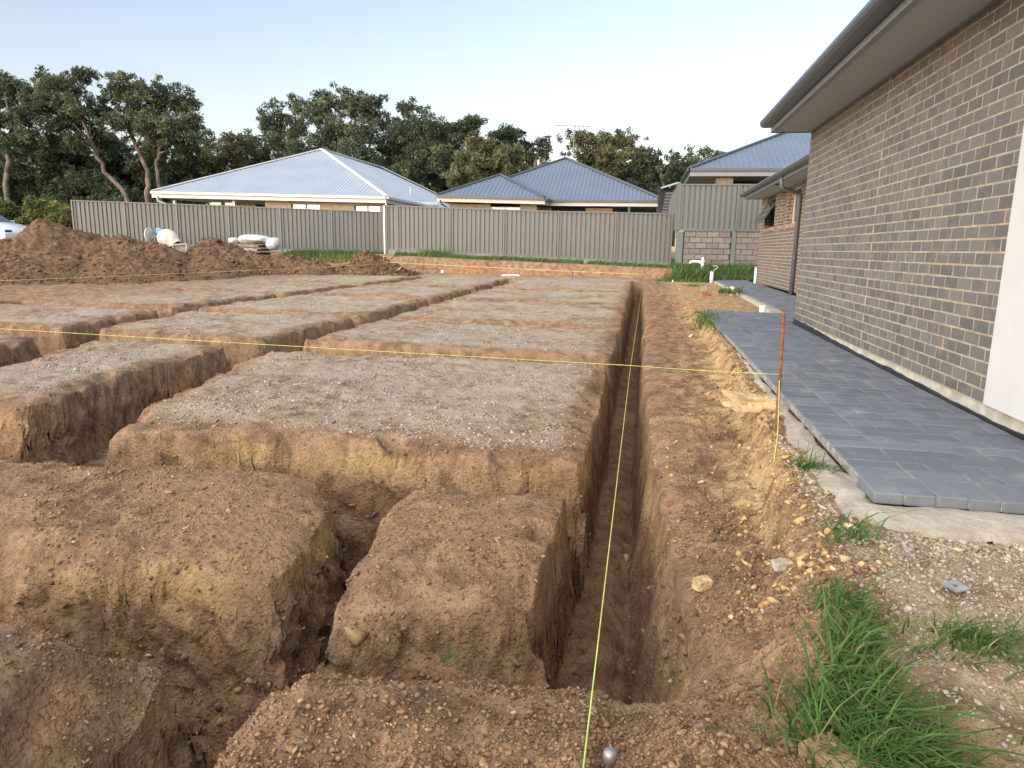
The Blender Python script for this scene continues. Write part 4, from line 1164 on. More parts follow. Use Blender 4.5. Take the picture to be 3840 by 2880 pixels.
def house_dark():
    o0 = (-4.5, 36, -.4); Hh = empty('dark_roofed_house', o0); off = tuple(-c for c in o0)
    tag(Hh, 'brown brick house with blue grey hipped steel roof behind the middle fence', 'house')
    def pp(mb, nm, mt, parent=Hh):
        o = mb.build(nm, mt, parent)
        if parent is Hh: o.location = off
        return o
    ze = 2.34
    A1, A2 = (-4.51, 40.36, 4.92), (-4.51, 47, 4.92)
    C0, C1, C2, C3 = (-9.87, 35.0, ze), (.85, 35.0, ze), (.85, 52.4, ze), (-9.87, 52.4, ze)
    W0, W1 = (-9.87, 33.5, 2.42), (-4.66, 33.5, 2.32); WA = (-7.32, 36.1, 3.61); WB = (-7.32, 38.0, 3.66)
    r = MB(); ribbed(r, C0, C1, A1, A1, .2); ribbed(r, C1, C2, A2, A1, .4); ribbed(r, C2, C3, A2, A2, .4); ribbed(r, C3, C0, A1, A2, .4)
    pp(r, 'roof', M['roof_dark'])
    r = MB(); ribbed(r, W0, W1, WA, WA, .2); ribbed(r, W1, (-4.62, 35.2, 2.32), WB, WA, .2); ribbed(r, (-9.87, 36.5, 2.42), W0, WA, WB, .2)
    pp(r, 'wing_roof', M['roof_dark'])
    c = MB(); up = np.array((0, 0, .045))
    for a_, b_ in ((C0, A1), (C1, A1), (A1, A2), (C2, A2), (W0, WA), (W1, WA), (WA, WB)): c.bar(np.array(a_) + up, np.array(b_) + up, .2, .06)
    pp(c, 'ridge_capping', M['roof_trim_dark'])
    def run(a_, b_, n):
        a_, b_, n = np.array(a_), np.array(b_), np.array(n)
        pp(MB().bar(a_ + n * .06 + (0, 0, -.05), b_ + n * .06 + (0, 0, -.05), .12, .12), 'gutter', M['roof_trim_dark'])
        pp(MB().bar(a_ - n * .03 + (0, 0, -.20), b_ - n * .03 + (0, 0, -.20), .04, .17), 'fascia', M['gutter_cream'])
    run(W0, W1, (0, -1, 0)); run((-4.62, 35, ze), C1, (0, -1, 0)); run(W1, (-4.62, 35.0, 2.32), (1, 0, 0))
    pp(MB().add([(-9.8, 33.52, 2.14), (-4.66, 33.52, 2.04), (-4.66, 35.0, 2.06), (.8, 35.02, 2.09), (.8, 37.5, 2.09), (-9.8, 37.5, 2.14)], [(0, 1, 2, 3, 4, 5)]), 'soffit', M['soffit'])
    zb = -.5
    w = MB(); xs = [(-9.35, -7.35), (-5.9, -5.1)]
    for a_, b_ in xs: w.box(a_, b_, 34.0, 34.2, zb, 2.05)
    w.box(-7.35, -5.9, 34.0, 34.2, zb, .6); w.box(-5.3, -5.1, 34.2, 35.4, zb, 1.97)
    w.box(-5.1, -4.6, 35.45, 35.65, zb, 1.99); w.box(-4.6, -2.9, 35.45, 35.65, zb, .6); w.box(-2.9, -1.6, 35.45, 35.65, zb, 1.99)
    w.box(-9.35, -9.15, 34.2, 52, zb, 1.97); w.box(.3, .5, 39, 52, zb, 1.97)
    pp(w, 'wall', M['brick_brown'])
    pp(MB().box(-9.1, -5.35, 34.4, 39, zb, 1.9), 'interior', M['dark_room']); pp(MB().box(-5.0, -1.7, 35.8, 39, zb, 1.9), 'interior', M['dark_room']); pp(MB().box(-1.6, .3, 39.2, 51, zb, 1.9), 'interior', M['dark_room'])
    for (a_, b_, y, c_, d_, mt) in ((-7.35, -5.9, 34.05, .6, 1.93, 'winframe_white'), (-4.6, -2.9, 35.5, .6, 1.80, 'winframe_white')):
        f = MB(); m_ = (a_ + b_) / 2
        for q in ((a_, a_ + .10, c_, d_), (b_ - .05, b_, c_, d_), (m_ - .03, m_ + .03, c_ + .05, d_ - .05), (a_ + .10, b_ - .05, c_, c_ + .05), (a_ + .10, b_ - .05, d_ - .05, d_)):
            f.box(q[0], q[1], y, y + .06, q[2], q[3])
        wf = pp(f, 'window', M[mt])
        pp(MB().box(a_ + .10, b_ - .05, y + .03, y + .038, c_ + .05, d_ - .05), 'pane', M['glass'], wf)
    for x in (-1.2 + .4, .55): pp(MB().box(x - .05, x + .05, 35.15, 35.25, zb, 2.05), 'verandah_post', M['roof_trim_dark'])
    d = MB(); d.tube([(-9.7, 33.5, 2.2), (-9.65, 33.6, 2.0), (-9.42, 33.92, 1.85), (-9.42, 33.92, -.4)], .045, 8); pp(d, 'downpipe', M['roof_trim_dark'])
    # tv aerial
    a_ = MB(); x, y, z = -4.15, 41.0, 4.75
    a_.tube([(x, y, z), (x, y, z + 2.0)], .022, 6); a_.tube([(x - 1.15, y, z + 2.02), (x + .9, y, z + 1.93)], .018, 6)
    for k in range(9):
        xx = x - 1.05 + k * .22; a_.tube([(xx, y - .28, z + 2.02 - .04 * k / 4), (xx, y + .28, z + 2.02 - .04 * k / 4)], .008, 4)
        if k > 4: a_.tube([(xx, y, z + 1.75), (xx, y, z + 2.12)], .008, 4)
    pp(a_, 'antenna', M['antenna'])
    a_ = MB(); a_.box(x - .22, x + .28, y - .3, y - .05, z - .2, z + .02); pp(a_, 'antenna_mount', M['roof_trim_white'])
house_dark()

def house_right():
    o0 = (5, 33, 0); Hh = empty('raised_house', o0); off = tuple(-c for c in o0)
    tag(Hh, 'house with blue grey steel roof above the tall raised fence', 'house')
    def pp(mb, nm, mt):
        o = mb.build(nm, mt, Hh); o.location = off; return o
    ze = 3.46
    A, B = (1.75, 32, ze), (15, 32, ze); A1 = (8.4, 38.6, ze + 3.1); C, D = (15, 46, ze), (1.75, 46, ze); A2 = (8.4, 39.4, ze + 3.1)
    r = MB(); ribbed(r, A, B, A1, A1, .24); ribbed(r, D, A, A1, A2, .4); ribbed(r, C, D, A2, A2, .4); ribbed(r, B, C, A2, A1, .4); pp(r, 'roof', M['roof_dark'])
    c = MB(); up = np.array((0, 0, .05))
    for p, q in ((A, A1), (D, A2), (B, A1)): c.bar(np.array(p) + up, np.array(q) + up, .2, .06)
    pp(c, 'ridge_capping', M['roof_trim_dark'])
    g_ = MB(); g_.bar((1.69, 31.94, ze - .05), (15, 31.94, ze - .05), .12, .12); g_.bar((1.69, 31.88, ze - .05), (1.69, 46, ze - .05), .12, .12); pp(g_, 'gutter', M['roof_trim_dark'])
    f = MB(); f.bar((1.8, 32.02, ze - .21), (15, 32.02, ze - .21), .04, .19); f.bar((1.78, 32.05, ze - .21), (1.78, 46, ze - .21), .04, .19); pp(f, 'fascia', M['fascia'])
    pp(MB().box(1.8, 15, 32.05, 45.9, ze - .32, ze - .30), 'soffit', M['fascia'])
    w = MB(); w.box(2.9, 3.6, 32.4, 33.1, .5, ze - .33); w.box(2.4, 2.6, 36, 46, .5, ze - .33); w.box(2.6, 15, 36, 36.2, .5, ze - .33); pp(w, 'wall', M['brick_brown'])
    pp(MB().box(3.8, 14.5, 34.2, 35.9, .5, ze - .34), 'interior', M['dark_room'])
house_right()

# dark slatted screen structure at the end of the wing fence, and small roof beyond the pale house
def screen():
    S = empty('privacy_screen', (.7, 33, .5)); tag(S, 'dark slatted screen with small roof between the dark house and raised fence', 'screen')
    off = (-.7, -33, -.5)
    s = MB()
    for k in range(11): s.bar((.62 + .02 * k, 32.9, 1.2 + .13 * k), (1.0 + .02 * k, 32.9, 1.2 + .13 * k), .02, .08)
    o = s.build('slats', M['roof_trim_dark'], S); o.location = off
    o = MB().box(.5, 1.35, 33.1, 33.2, .2, 2.75).build('backing', M['dark_room'], S); o.location = off
    o = MB().add([(.6, 32.7, 2.72), (1.35, 32.7, 2.95), (1.35, 33.5, 3.05), (.6, 33.5, 2.82), (.6, 32.7, 2.68), (1.35, 32.7, 2.91), (1.35, 33.5, 3.01), (.6, 33.5, 2.78)], [(0, 1, 2, 3), (7, 6, 5, 4), (0, 4, 5, 1), (1, 5, 6, 2), (2, 6, 7, 3), (3, 7, 4, 0)]).build('roof', M['roof_white'], S); o.location = off
screen()
def far_house():
    Hh = empty('distant_house', (-15.2, 66, 0)); tag(Hh, 'far small pale roof with an aerial between the two big roofs', 'house'); off = (15.2, -66, 0)
    E0, E1, P0, P1 = (-19, 64, 3.4), (-14.4, 64, 3.4), (-18, 66.5, 4.3), (-16.6, 66.5, 4.3)
    r = MB(); ribbed(r, E0, E1, P1, P0, .3); ribbed(r, E1, (-14.4, 69, 3.4), P1, P1, .3)
    o = r.build('roof', M['roof_white'], Hh); o.location = off
    o = MB().box(-18.6, -14.8, 64.5, 68.6, -.5, 3.38).build('wall', M['brick_tan'], Hh); o.location = off
    a_ = MB(); a_.tube([(-18.0, 66.5, 4.2), (-18.0, 66.5, 7.4)], .05, 6); a_.tube([(-19.2, 66.5, 6.9), (-16.8, 66.5, 7.5)], .04, 5); a_.tube([(-18.2, 66.5, 5.4), (-16.4, 66.5, 5.2)], .04, 5)
    o = a_.build('antenna', M['antenna'], Hh); o.location = off
far_house()

# ------------------------------------------------------------------ trees
CAMR = np.array([[0.9832996299438255, -0.05113063361659978, 0.17466395179973762], [0.18116263401798746, 0.1833606648723095, -0.9662085523391155], [0.017376357155651678, 0.9817150935396428, 0.1895614341801876]])
def at(X, Yp, y):   # point on the plane y = const seen at that spot of the survey photo (2212 wide)
    d = CAMR @ np.array([(X - 1106) / 1520., -(Yp - 829.5) / 1520., -1.0]); return d * (y / d[1])

def leaves(centres, radii, per, size, g, pal_, droop=.25, flat=.8):
    """leaf sprays filling blobs"""
    n = len(centres); k = np.repeat(np.arange(n), per); m_ = len(k)
    d = g.standard_normal((m_, 3)); d /= np.linalg.norm(d, axis=1)[:, None]
    rr = g.random(m_) ** .45
    P = centres[k] + d * rr[:, None] * radii[k][:, None] * np.array([1, 1, flat])
    # orientation
    nrm = g.standard_normal((m_, 3)) + d * .6; nrm[:, 2] += .3; nrm /= np.linalg.norm(nrm, axis=1)[:, None]
    t = np.cross(nrm, g.standard_normal((m_, 3))); t[:, 2] -= droop; t /= np.linalg.norm(t, axis=1)[:, None]
    b_ = np.cross(nrm, t)
    L = size * g.uniform(.6, 1.4, m_); Wd = L * g.uniform(.22, .45, m_)
    L = L * np.where(g.random(m_) < .25, 1.35, 1)
    V = np.stack([P - t * L[:, None], P + b_ * Wd[:, None], P + t * L[:, None], P - b_ * Wd[:, None]], 1).reshape(-1, 3)
    F = np.arange(m_ * 4).reshape(-1, 4)
    pc = np.array(pal_)[g.integers(0, len(pal_), n)] * g.uniform(.6, 1.55, (n, 1))
    C = np.repeat(pc[k] * g.uniform(.7, 1.35, (m_, 1)), 4, 0)
    return V, F, C

GUM = [(.092, .112, .060), (.078, .100, .056), (.118, .128, .064), (.066, .088, .050)]
OLIVE = [(.118, .125, .056), (.104, .115, .054), (.138, .136, .062)]
DARK = [(.058, .076, .043), (.066, .082, .045), (.050, .069, .040)]

def tree(label, Yd, base, lobes, trunk=None, pal_=GUM, seed=0, leaf=.125, dens=1.0, group='eucalypt trees behind the fences', limbs=True, name='gum_tree', cat='tree'):
    """lobes: list of (px, py, rx, ry) ellipses in survey pixels; base px x; trunk: list of pixel points from the foot up"""
    g = np.random.default_rng(seed + 100)
    ppm = 1520. / (Yd / .97)          # pixels per metre, roughly
    foot = at(base, 541, Yd); foot[2] = -.6
    T = empty(name, tuple(foot)); tag(T, label, cat, group)
    cs = []; rs = []; ls = []
    for (px, py, rx, ry) in lobes:
        c = at(px, py, Yd + g.uniform(-1.2, 1.2)); a_, b_ = rx / ppm, ry / ppm
        dpt = min(a_, 3.2)
        ls.append(c)
        nb = max(10, int(17 * dens * (a_ * b_) ** .8 + 8))
        for i in range(nb):
            d = g.standard_normal(3); d /= np.linalg.norm(d); q = g.random() ** .5
            out_ = g.random() < .30
            if out_: q = g.uniform(.95, 1.38); d[2] = abs(d[2]) * .8 + d[2] * .2
            cs.append(c + d * q * np.array([a_ * .88, dpt * .8, b_ * .86])); rs.append(g.uniform(.20, .46) if out_ else g.uniform(.30, .72) * min(1.1, .30 * (a_ + b_) / 2 + .45))
    cs = np.array(cs); rs = np.array(rs)
    per = np.clip((rs ** 1.7 * 230 * dens * (.16 / leaf) ** 1.5).astype(int), 26, 300)
    V, F, C = leaves(cs, rs, per, leaf, g, pal_)
    o = np_mesh('crown', V, F, M['leaf'], T, color=C); o.location = -foot
    # trunk and limbs
    mb = MB()
    tp = [at(px, py, Yd) for px, py in (trunk or [(base, 541), (base + 4, lobes[0][1] + lobes[0][3] * .5)])]
    tp[0][2] = -.9
    h = max(t[2] for t in tp) + 1
    n_ = len(tp); r0 = .08 + .0125 * h
    # refine trunk with slight wander
    fine = []
    for i in range(n_ - 1):
        for k in range(4): fine.append(tp[i] + (tp[i + 1] - tp[i]) * k / 4 + g.normal(0, .05, 3) * (i + k > 0))
    fine.append(tp[-1])
    mb.tube(fine, [r0 * (1 - .55 * i / len(fine)) for i in range(len(fine))], 8)
    if limbs:
        for c in ls:
            s0 = fine[int(len(fine) * g.uniform(.55, .95))]
            mid = (s0 + c) / 2 + np.array([g.normal(0, .3), g.normal(0, .3), g.uniform(-.2, .5)])
            mb.tube([s0, s0 * .45 + mid * .55, mid, mid * .5 + c * .5, c], [r0 * .45, r0 * .36, r0 * .28, r0 * .2, r0 * .1], 6)
            for q in range(3):
                e = c + g.normal(0, .5, 3).clip(-.8, .7) * np.array([1.1, .8, .8]); mb.tube([mid * .4 + c * .6, e], [r0 * .16, r0 * .05], 5)
    o = mb.build('trunk', M['bark'], T, smooth=True); o.location = -foot
    return T

tree('tall gum tree with forked trunk standing above the white car', 46, 12, [(20, 205, 50, 42), (-25, 260, 55, 55), (48, 262, 42, 38), (5, 175, 35, 20), (75, 225, 28, 30), (70, 300, 40, 26), (20, 310, 40, 26), (-30, 320, 40, 40)], [(14, 470), (12, 400), (18, 330), (24, 280), (22, 240)], seed=1)
tree('tall gum with leaning bare trunk crossing behind the fence end', 47, 290, [(130, 180, 55, 30), (95, 225, 45, 40), (160, 225, 50, 42), (185, 265, 42, 32), (125, 270, 40, 30), (175, 165, 36, 20), (110, 310, 44, 24), (165, 310, 36, 24), (85, 190, 30, 30), (215, 300, 26, 26)], [(290, 470), (272, 420), (225, 372), (196, 310), (180, 262)], seed=2)
tree('broad crowned twin stemmed gum beside the corner of the pale roof', 48, 322, [(260, 195, 52, 34), (330, 205, 55, 36), (390, 235, 46, 42), (300, 250, 60, 42), (370, 290, 56, 46), (255, 275, 40, 36), (415, 280, 24, 40), (225, 235, 30, 32), (235, 310, 34, 22), (330, 280, 50, 40)], [(324, 470), (318, 420), (322, 380), (300, 330), (282, 280), (275, 240)], seed=3)
tree('slim single gum stem squeezed between the twin stemmed gum and the pale roof', 49, 345, [(355, 310, 36, 32), (400, 325, 30, 30), (330, 335, 26, 22)], [(346, 470), (344, 400), (338, 350), (352, 310)], seed=4)
tree('low olive gum behind the outer slope of the pale roof, next to the broad gum', 56, 480, [(450, 320, 36, 34), (500, 330, 34, 34), (470, 360, 60, 40), (430, 380, 40, 40), (520, 310, 30, 24)], [(482, 480), (478, 380), (470, 330)], pal_=OLIVE, seed=5, leaf=.13)
tree('rounded gum between the low gum and the tallest roof tree', 58, 540, [(545, 330, 36, 40), (530, 370, 50, 36), (570, 360, 30, 44)], [(545, 480), (548, 400), (540, 340)], pal_=DARK, seed=6, leaf=.13)
tree('feathery topped gum above the apex of the pale roof', 55, 620, [(600, 250, 32, 30), (640, 222, 22, 18), (620, 285, 46, 36), (660, 260, 36, 40), (590, 310, 36, 36), (640, 330, 50, 30), (575, 268, 18, 24)], [(625, 480), (620, 380), (610, 290)], seed=7, leaf=.12, dens=.85)
tree('tallest dense gum of those directly behind the pale roof apex', 53, 725, [(740, 220, 46, 30), (700, 240, 36, 40), (790, 245, 42, 38), (730, 285, 60, 40), (800, 222, 28, 16), (700, 320, 40, 36), (780, 300, 40, 36), (750, 345, 60, 34)], [(730, 480), (728, 380), (735, 260)], seed=8)
tree('gum in the middle of the skyline with bare cream branches', 54, 885, [(880, 240, 24, 24), (870, 275, 40, 36), (920, 280, 44, 38), (895, 320, 56, 40), (850, 340, 40, 40), (950, 300, 40, 30), (900, 370, 50, 40), (845, 290, 26, 36), (940, 345, 50, 36), (850, 320, 40, 40)], [(890, 480), (884, 380), (878, 300), (872, 260)], seed=9)
tree('gum with a narrow top standing beside the olive rounded tree', 56, 975, [(965, 290, 36, 36), (1005, 285, 34, 30), (985, 330, 46, 40), (960, 370, 44, 44), (1020, 265, 22, 16)], [(978, 480), (976, 390), (972, 320)], seed=10)
tree('olive green rounded gum above the smaller hip of the dark roof', 50, 1055, [(1045, 320, 34, 30), (1020, 350, 36, 34), (1080, 345, 46, 36), (1050, 380, 64, 36), (1110, 375, 36, 28), (1015, 385, 50, 36)], [(1056, 480), (1054, 400), (1050, 340)], pal_=OLIVE, seed=11, dens=1.3)
tree('dark gum peeping over the olive rounded tree', 60, 1100, [(1095, 300, 32, 24), (1120, 330, 30, 30), (1075, 330, 30, 24), (1110, 290, 22, 14)], [(1104, 480), (1102, 380), (1098, 310)], pal_=DARK, seed=12, leaf=.13)
tree('small isolated gum crown alone against the sky near the television aerial', 60, 1165, [(1170, 312, 22, 20), (1150, 335, 18, 22), (1180, 340, 14, 18), (1140, 355, 20, 16)], [(1150, 480), (1152, 380), (1165, 325)], seed=13, leaf=.12, dens=.75)
tree('wide gum directly behind the dark roof apex', 58, 1290, [(1250, 305, 34, 24), (1300, 310, 46, 24), (1345, 308, 42, 26), (1270, 345, 48, 32), (1330, 345, 50, 34), (1375, 340, 22, 28), (1300, 385, 70, 34)], [(1295, 480), (1292, 390), (1295, 330)], pal_=OLIVE, seed=14, leaf=.13)
tree('dense gum above the outer slope of the dark roof, beside the raised house', 57, 1430, [(1425, 345, 46, 24), (1400, 375, 40, 30), (1460, 370, 40, 34), (1430, 400, 60, 34), (1470, 400, 20, 30)], [(1430, 480), (1432, 400), (1428, 360)], pal_=DARK, seed=15, leaf=.13)
tree('open crowned gum beside the roof of the raised house', 60, 1515, [(1500, 345, 24, 20), (1535, 335, 26, 14), (1520, 360, 38, 18), (1560, 345, 12, 12), (1490, 375, 20, 20)], [(1510, 480), (1512, 390), (1518, 350)], seed=16, leaf=.12, dens=.8)
# understorey and the wood behind
us = [(60, 378, 74, 76, 52, 'dark wattle filling the gap below the tall forked gum'), (150, 372, 66, 72, 55, 'dark wattle behind the leaning bare trunk'), (240, 375, 62, 74, 56, 'dark wattle between the leaning trunk and the twin stems'), (320, 385, 56, 66, 57, 'dark wattle directly behind the twin stems'), (400, 388, 66, 62, 54, 'dark wattle at the outer eave corner of the pale house'), (0, 420, 80, 60, 50, 'low dark wattle at the foot of the tall forked gum'), (200, 420, 90, 50, 51, 'low dark wattle just above the free end of the lower fence'), (560, 390, 70, 44, 62, 'dark wattle behind the middle of the long pale roof slope'), (650, 370, 70, 44, 64, 'dark wattle behind the apex of the pale roof'), (760, 385, 70, 44, 65, 'dark wattle below the tall dark gum'), (840, 390, 60, 48, 66, 'dark wattle behind the ridge end of the pale roof'), (935, 395, 66, 46, 64, 'dark wattle behind the gap between the two roofs'), (1180, 392, 70, 32, 68, 'dark wattle beneath the small isolated gum crown'), (1370, 398, 76, 40, 66, 'dark wattle low behind the dark roof slope'), (-60, 370, 80, 100, 54, 'dark wattle furthest from the houses, beyond the white car')]
for i, (px, py, rx, ry, Yd, lb) in enumerate(us):
    ry *= 1.15; lobes = [(px - rx * .45, py, rx * .65, ry * .8), (px + rx * .45, py + 6, rx * .65, ry * .8), (px, py - ry * .5, rx * .75, ry * .5), (px, py + ry * .6, rx * 1.1, ry * .5)]
    tree(lb, Yd, px, lobes, pal_=DARK if i % 3 else GUM, seed=40 + i, leaf=.17, dens=1.0, name='wattle_tree', group='dark understorey trees')
def shrub(label, Yd, lobes, base, pal_, seed):
    return tree(label, Yd, base, lobes, [(base, 520), (base + 2, lobes[0][1] + 8)], pal_, seed, leaf=.085, dens=2.6, group=None, limbs=False, name='shrub', cat='shrub')
YG = [(.115, .130, .030), (.095, .112, .030), (.145, .150, .040)]
shrub('bushy yellow green shrub at the free end of the lower fence', 30, [(105, 465, 46, 34), (75, 485, 30, 26), (140, 480, 26, 26), (110, 498, 54, 20), (85, 445, 22, 14)], 105, YG, 70)
shrub('yellow green shrub right behind the white car', 31, [(0, 462, 22, 30), (-30, 470, 34, 36), (12, 485, 16, 18)], 0, YG, 71)

# ------------------------------------------------------------------ site things
def put(mb, name, mat, label, cat, group=None, smooth=False):
    o = mb.build(name, mat, None, smooth); return tag(o, label, cat, group)
def gz(x, y): return float(terrain(np.array([x]), np.array([y]))[0][0])

def rebar(x, y, z0, z1, rad, lx=0.0, label='', cap=None, mat='rust'):
    S = empty('stake', (x, y, z0)); tag(S, label, 'stake', 'marking stakes')
    mb = MB(); n = max(2, int((z1 - z0) / .012)) if rad > .007 else 3
    pts = [(lx * k / n, 0, (z1 - z0) * k / n - .12 * (k == 0)) for k in range(n + 1)]
    mb.tube(pts, [rad * (1 + .10 * (k % 2)) if rad > .007 else rad for k in range(n + 1)], 10)
    mb.build('rod', M[mat], S, smooth=False)
    if cap: MB().cbox(-.012 + lx, .012 + lx, -.012, .012, z1 - z0 - .01, z1 - z0 + .06, .002).build('tip', M[cap], S)
    return S
rebar(.795, 4.10, -1.0, -.305, .0098, -.018, 'thick rusty ribbed steel stake beside the path with string tied on')
rebar(.045, 22.1, -1.0, -.235, .010, .012, 'thin rusty stake at the far end of the long trench')
rebar(-8.75, 23.3, -.97, -.30, .010, .0, 'thin pale stake in front of the small cone of soil', mat='timber_pale')
rebar(-7.45, 23.6, -.97, .12, .011, .0, 'tall thin rusty stake where the far orange bank begins')
rebar(-2.32, 23.9, -.97, -.78, .016, .0, 'short blue peg on the far edge of the pad', mat='paint_blue')
rebar(.80, 19.6, -1.0, -.82, .012, 0, 'short thin peg with a white tip on the soil ledge', cap='pvc', mat='timber')
rebar(.85, 24.1, -.95, -.35, .009, 0, 'thin orange stake in front of the tall grass mound')
# peg right at the lower border
S = empty('peg', (-.015, 1.255, gz(-.015, 1.255))); tag(S, 'rounded steel peg head at the bottom end of the trench string', 'peg')
MB().lathe([(.008, -.1), (.008, .05), (.013, .052), (.015, .062), (.013, .072), (.006, .077)], np.eye(4), 14).build('head', M['antenna'], S, True)

def string(pts, rad, mat, label, sag=0.0):
    P = []
    for a_, b_ in zip(pts[:-1], pts[1:]):
        a_, b_ = np.array(a_), np.array(b_)
        for k in range(24):
            t = k / 24; P.append(a_ + (b_ - a_) * t - np.array((0, 0, sag * 4 * t * (1 - t))))
    P.append(np.array(pts[-1])); mb = MB().tube(P, rad, 6)
    return put(mb, 'string_line', M[mat], label, 'string', 'set out string lines', True)
string([(-.045, .55, -.69), (-.043, 4.1, -.675), (.05, 22.1, -.70)], .0012, 'string_yellow', 'yellow green string running along the middle of the long trench')
string([(.783, 4.085, -.668), (-.033, 4.12, -.662), (-5.6, 4.2, -.60)], .0017, 'string_yellow', 'yellow green string stretched across the trench from the thick rusty stake', sag=.004)
string([(.05, 22.1, -.72), (-8.75, 23.3, -.545)], .0075, 'string_tan', 'tan string in front of the far orange bank', sag=.01)
string([(-8.75, 23.3, -.60), (-11.6, 11.0, -.75)], .0065, 'string_tan', 'tan string in front of the long reddish soil heap', sag=.02)
string([(.783, 4.085, -.70), (.775, 4.0, -.80), (.745, 3.80, -.95), (.70, 3.60, -1.03)], .0026, 'string_yellow', 'loose yellow string tail hanging from the thick rusty stake')

def lump(name, loc, dims, mat, label, cat, rz=0, seed=1, sub=3, rough=.16, flat=True, ex=.6):
    import bmesh
    bm = bmesh.new(); bmesh.ops.create_icosphere(bm, subdivisions=sub, radius=1)
    g = np.random.default_rng(seed); k = g.uniform(-9, 9, 3)
    for v in bm.verts:
        p = np.array(v.co); q = np.sign(p) * np.abs(p) ** ex; q = q / max(np.max(np.abs(q)), .75 if ex < .8 else .97)
        n_ = fbm(np.array([p[0] + k[0] + p[2] * .7]), np.array([p[1] + k[1] - p[2] * .9]), 1.6, 3, seed)[0]
        q = q * (1 + rough * n_); v.co = (q[0] * dims[0], q[1] * dims[1], q[2] * dims[2])
    me = bpy.data.meshes.new(name); bm.to_mesh(me); bm.free()
    o = link_mesh(name, me, M[mat], None, not flat); o.location = loc; o.rotation_euler = (0, 0, rz)
    return tag(o, label, cat)
lump('stone', (.76, 4.75, -.965), (.135, .065, .040), 'sandstone', 'long yellow sandstone slab jutting over the path edge behind the rusty stake', 'stone', .16, 3, sub=4, rough=.75)
lump('stone', (.28, 2.55, gz(.28, 2.55) + .02), (.03, .026, .024), 'sandstone', 'small yellow rock on the brown soil ledge', 'stone', .5, 5, rough=.35)
lump('stone', (1.40, 16.4, -.94), (.10, .075, .055), 'brickred', 'red brown brick fragment on the sandy strip', 'stone', .4, 6)
lump('stone', (1.55, 18.6, -.93), (.07, .07, .06), 'greystone', 'grey round stone on the sandy strip beside the weed', 'stone', .2, 7)
lump('stone', (.56, 2.52, gz(.56, 2.52) + .012), (.040, .026, .014), 'haunch', 'pale flat stone half buried on the slope below the path corner', 'stone', .3, 8, rough=.3)
lump('stone', (.43, 1.36, gz(.43, 1.36) + .0), (.05, .045, .03), 'clay_lump', 'tan boulder beneath the large grass clump', 'stone', .4, 9, rough=.3)

# square washer
def washer():
    mb = MB(); a_, h = .028, .0065
    o_ = [(-a_, -a_), (a_, -a_), (a_, a_), (-a_, a_)]; i_ = [(-h, -h), (h, -h), (h, h), (-h, h)]
    V = [(x, y, 0) for x, y in o_] + [(x, y, 0) for x, y in i_] + [(x, y, .005) for x, y in o_] + [(x, y, .005) for x, y in i_]
    F = []
    for k in range(4):
        n_ = (k + 1) % 4
        F += [(8 + k, 8 + n_, 12 + n_, 12 + k), (k, 4 + k, 4 + n_, n_), (k, n_, 8 + n_, 8 + k), (4 + k, 12 + k, 12 + n_, 4 + n_)]
    mb.add(V, F); o = put(mb, 'washer', M['galv'], 'square silver metal washer lying on the gravel', 'washer')
    o.location = (1.0, 2.235, gz(1.0, 2.235) + .010); o.rotation_euler = (.06, -.05, .5)
washer()

# white pipes
def pipe(name, x, y, z0, z1, rad, label, elbow=False, cone=False, sq=False):
    S = empty(name, (x, y, z0)); tag(S, label, 'pipe', 'white plastic pipes')
    mb = MB()
    if elbow:
        mb.tube([(-.22, 0, -.1), (-.22, 0, h_ := (z1 - z0) * .6), (-.17, 0, (z1 - z0) * .9), (-.08, 0, z1 - z0), (.08, 0, z1 - z0), (.17, 0, (z1 - z0) * .9), (.22, 0, h_)], rad, 10)
    else:
        mb.lathe([(rad, -.15), (rad, z1 - z0), (rad * .82, z1 - z0), (rad * .82, z1 - z0 - .05)], np.eye(4), 16, (True, True))
    mb.build('tube', M['pvc'], S, True)
    if cone: MB().lathe([(rad * 1.35, z1 - z0), (rad * 1.3, z1 - z0 + .06), (.02, z1 - z0 + .17)], np.eye(4), 12).build('cap', M['pvc'], S)
    return S
pipe('pipe', 2.15, 23.3, -.97, -.62, .055, 'upright white pipe standing at the edge of the grass')
w = MB(); w.tube([(2.15 + .11 * math.sin(t) + .05, 23.3, -.60 + .16 * math.sin(t * .5 + .1)) for t in np.linspace(0, 3.4, 14)], .008, 5); put(w, 'wire', M['pvc'], 'curled white wire rising from the upright pipe by the grass', 'wire')
pipe('pipe', 1.83, 26.2, -.6, -.36, .055, 'white bent pipe against the block retaining wall', elbow=True)
pipe('pipe', 2.05, 25.9, -.62, -.37, .05, 'white capped vent pipe in the grass before the retaining wall', cone=True)
pipe('pipe', 2.03, 16.9, -.95, -.78, .05, 'short white pipe standing inside the leafy weed')
pipe('pipe', 1.93, 11.92, -.95, -.84, .048, 'short white pipe stub behind the rusty stake at the end of the path')
# leafy weed round the pipe
def weed():
    g = np.random.default_rng(8)
    c = np.array([(2.0 + g.normal(0, .13), 16.9 + g.normal(0, .13), -.90 + .07 * g.random()) for _ in range(16)])
    V, F, C = leaves(c, np.full(16, .09), np.full(16, 34), .028, g, [(.08, .13, .05), (.06, .11, .04), (.12, .17, .07)], droop=0)
    o = np_mesh('weed', V, F, M['leaf'], color=C); tag(o, 'leafy green weed with pale flowers around a short white pipe', 'weed')
weed()
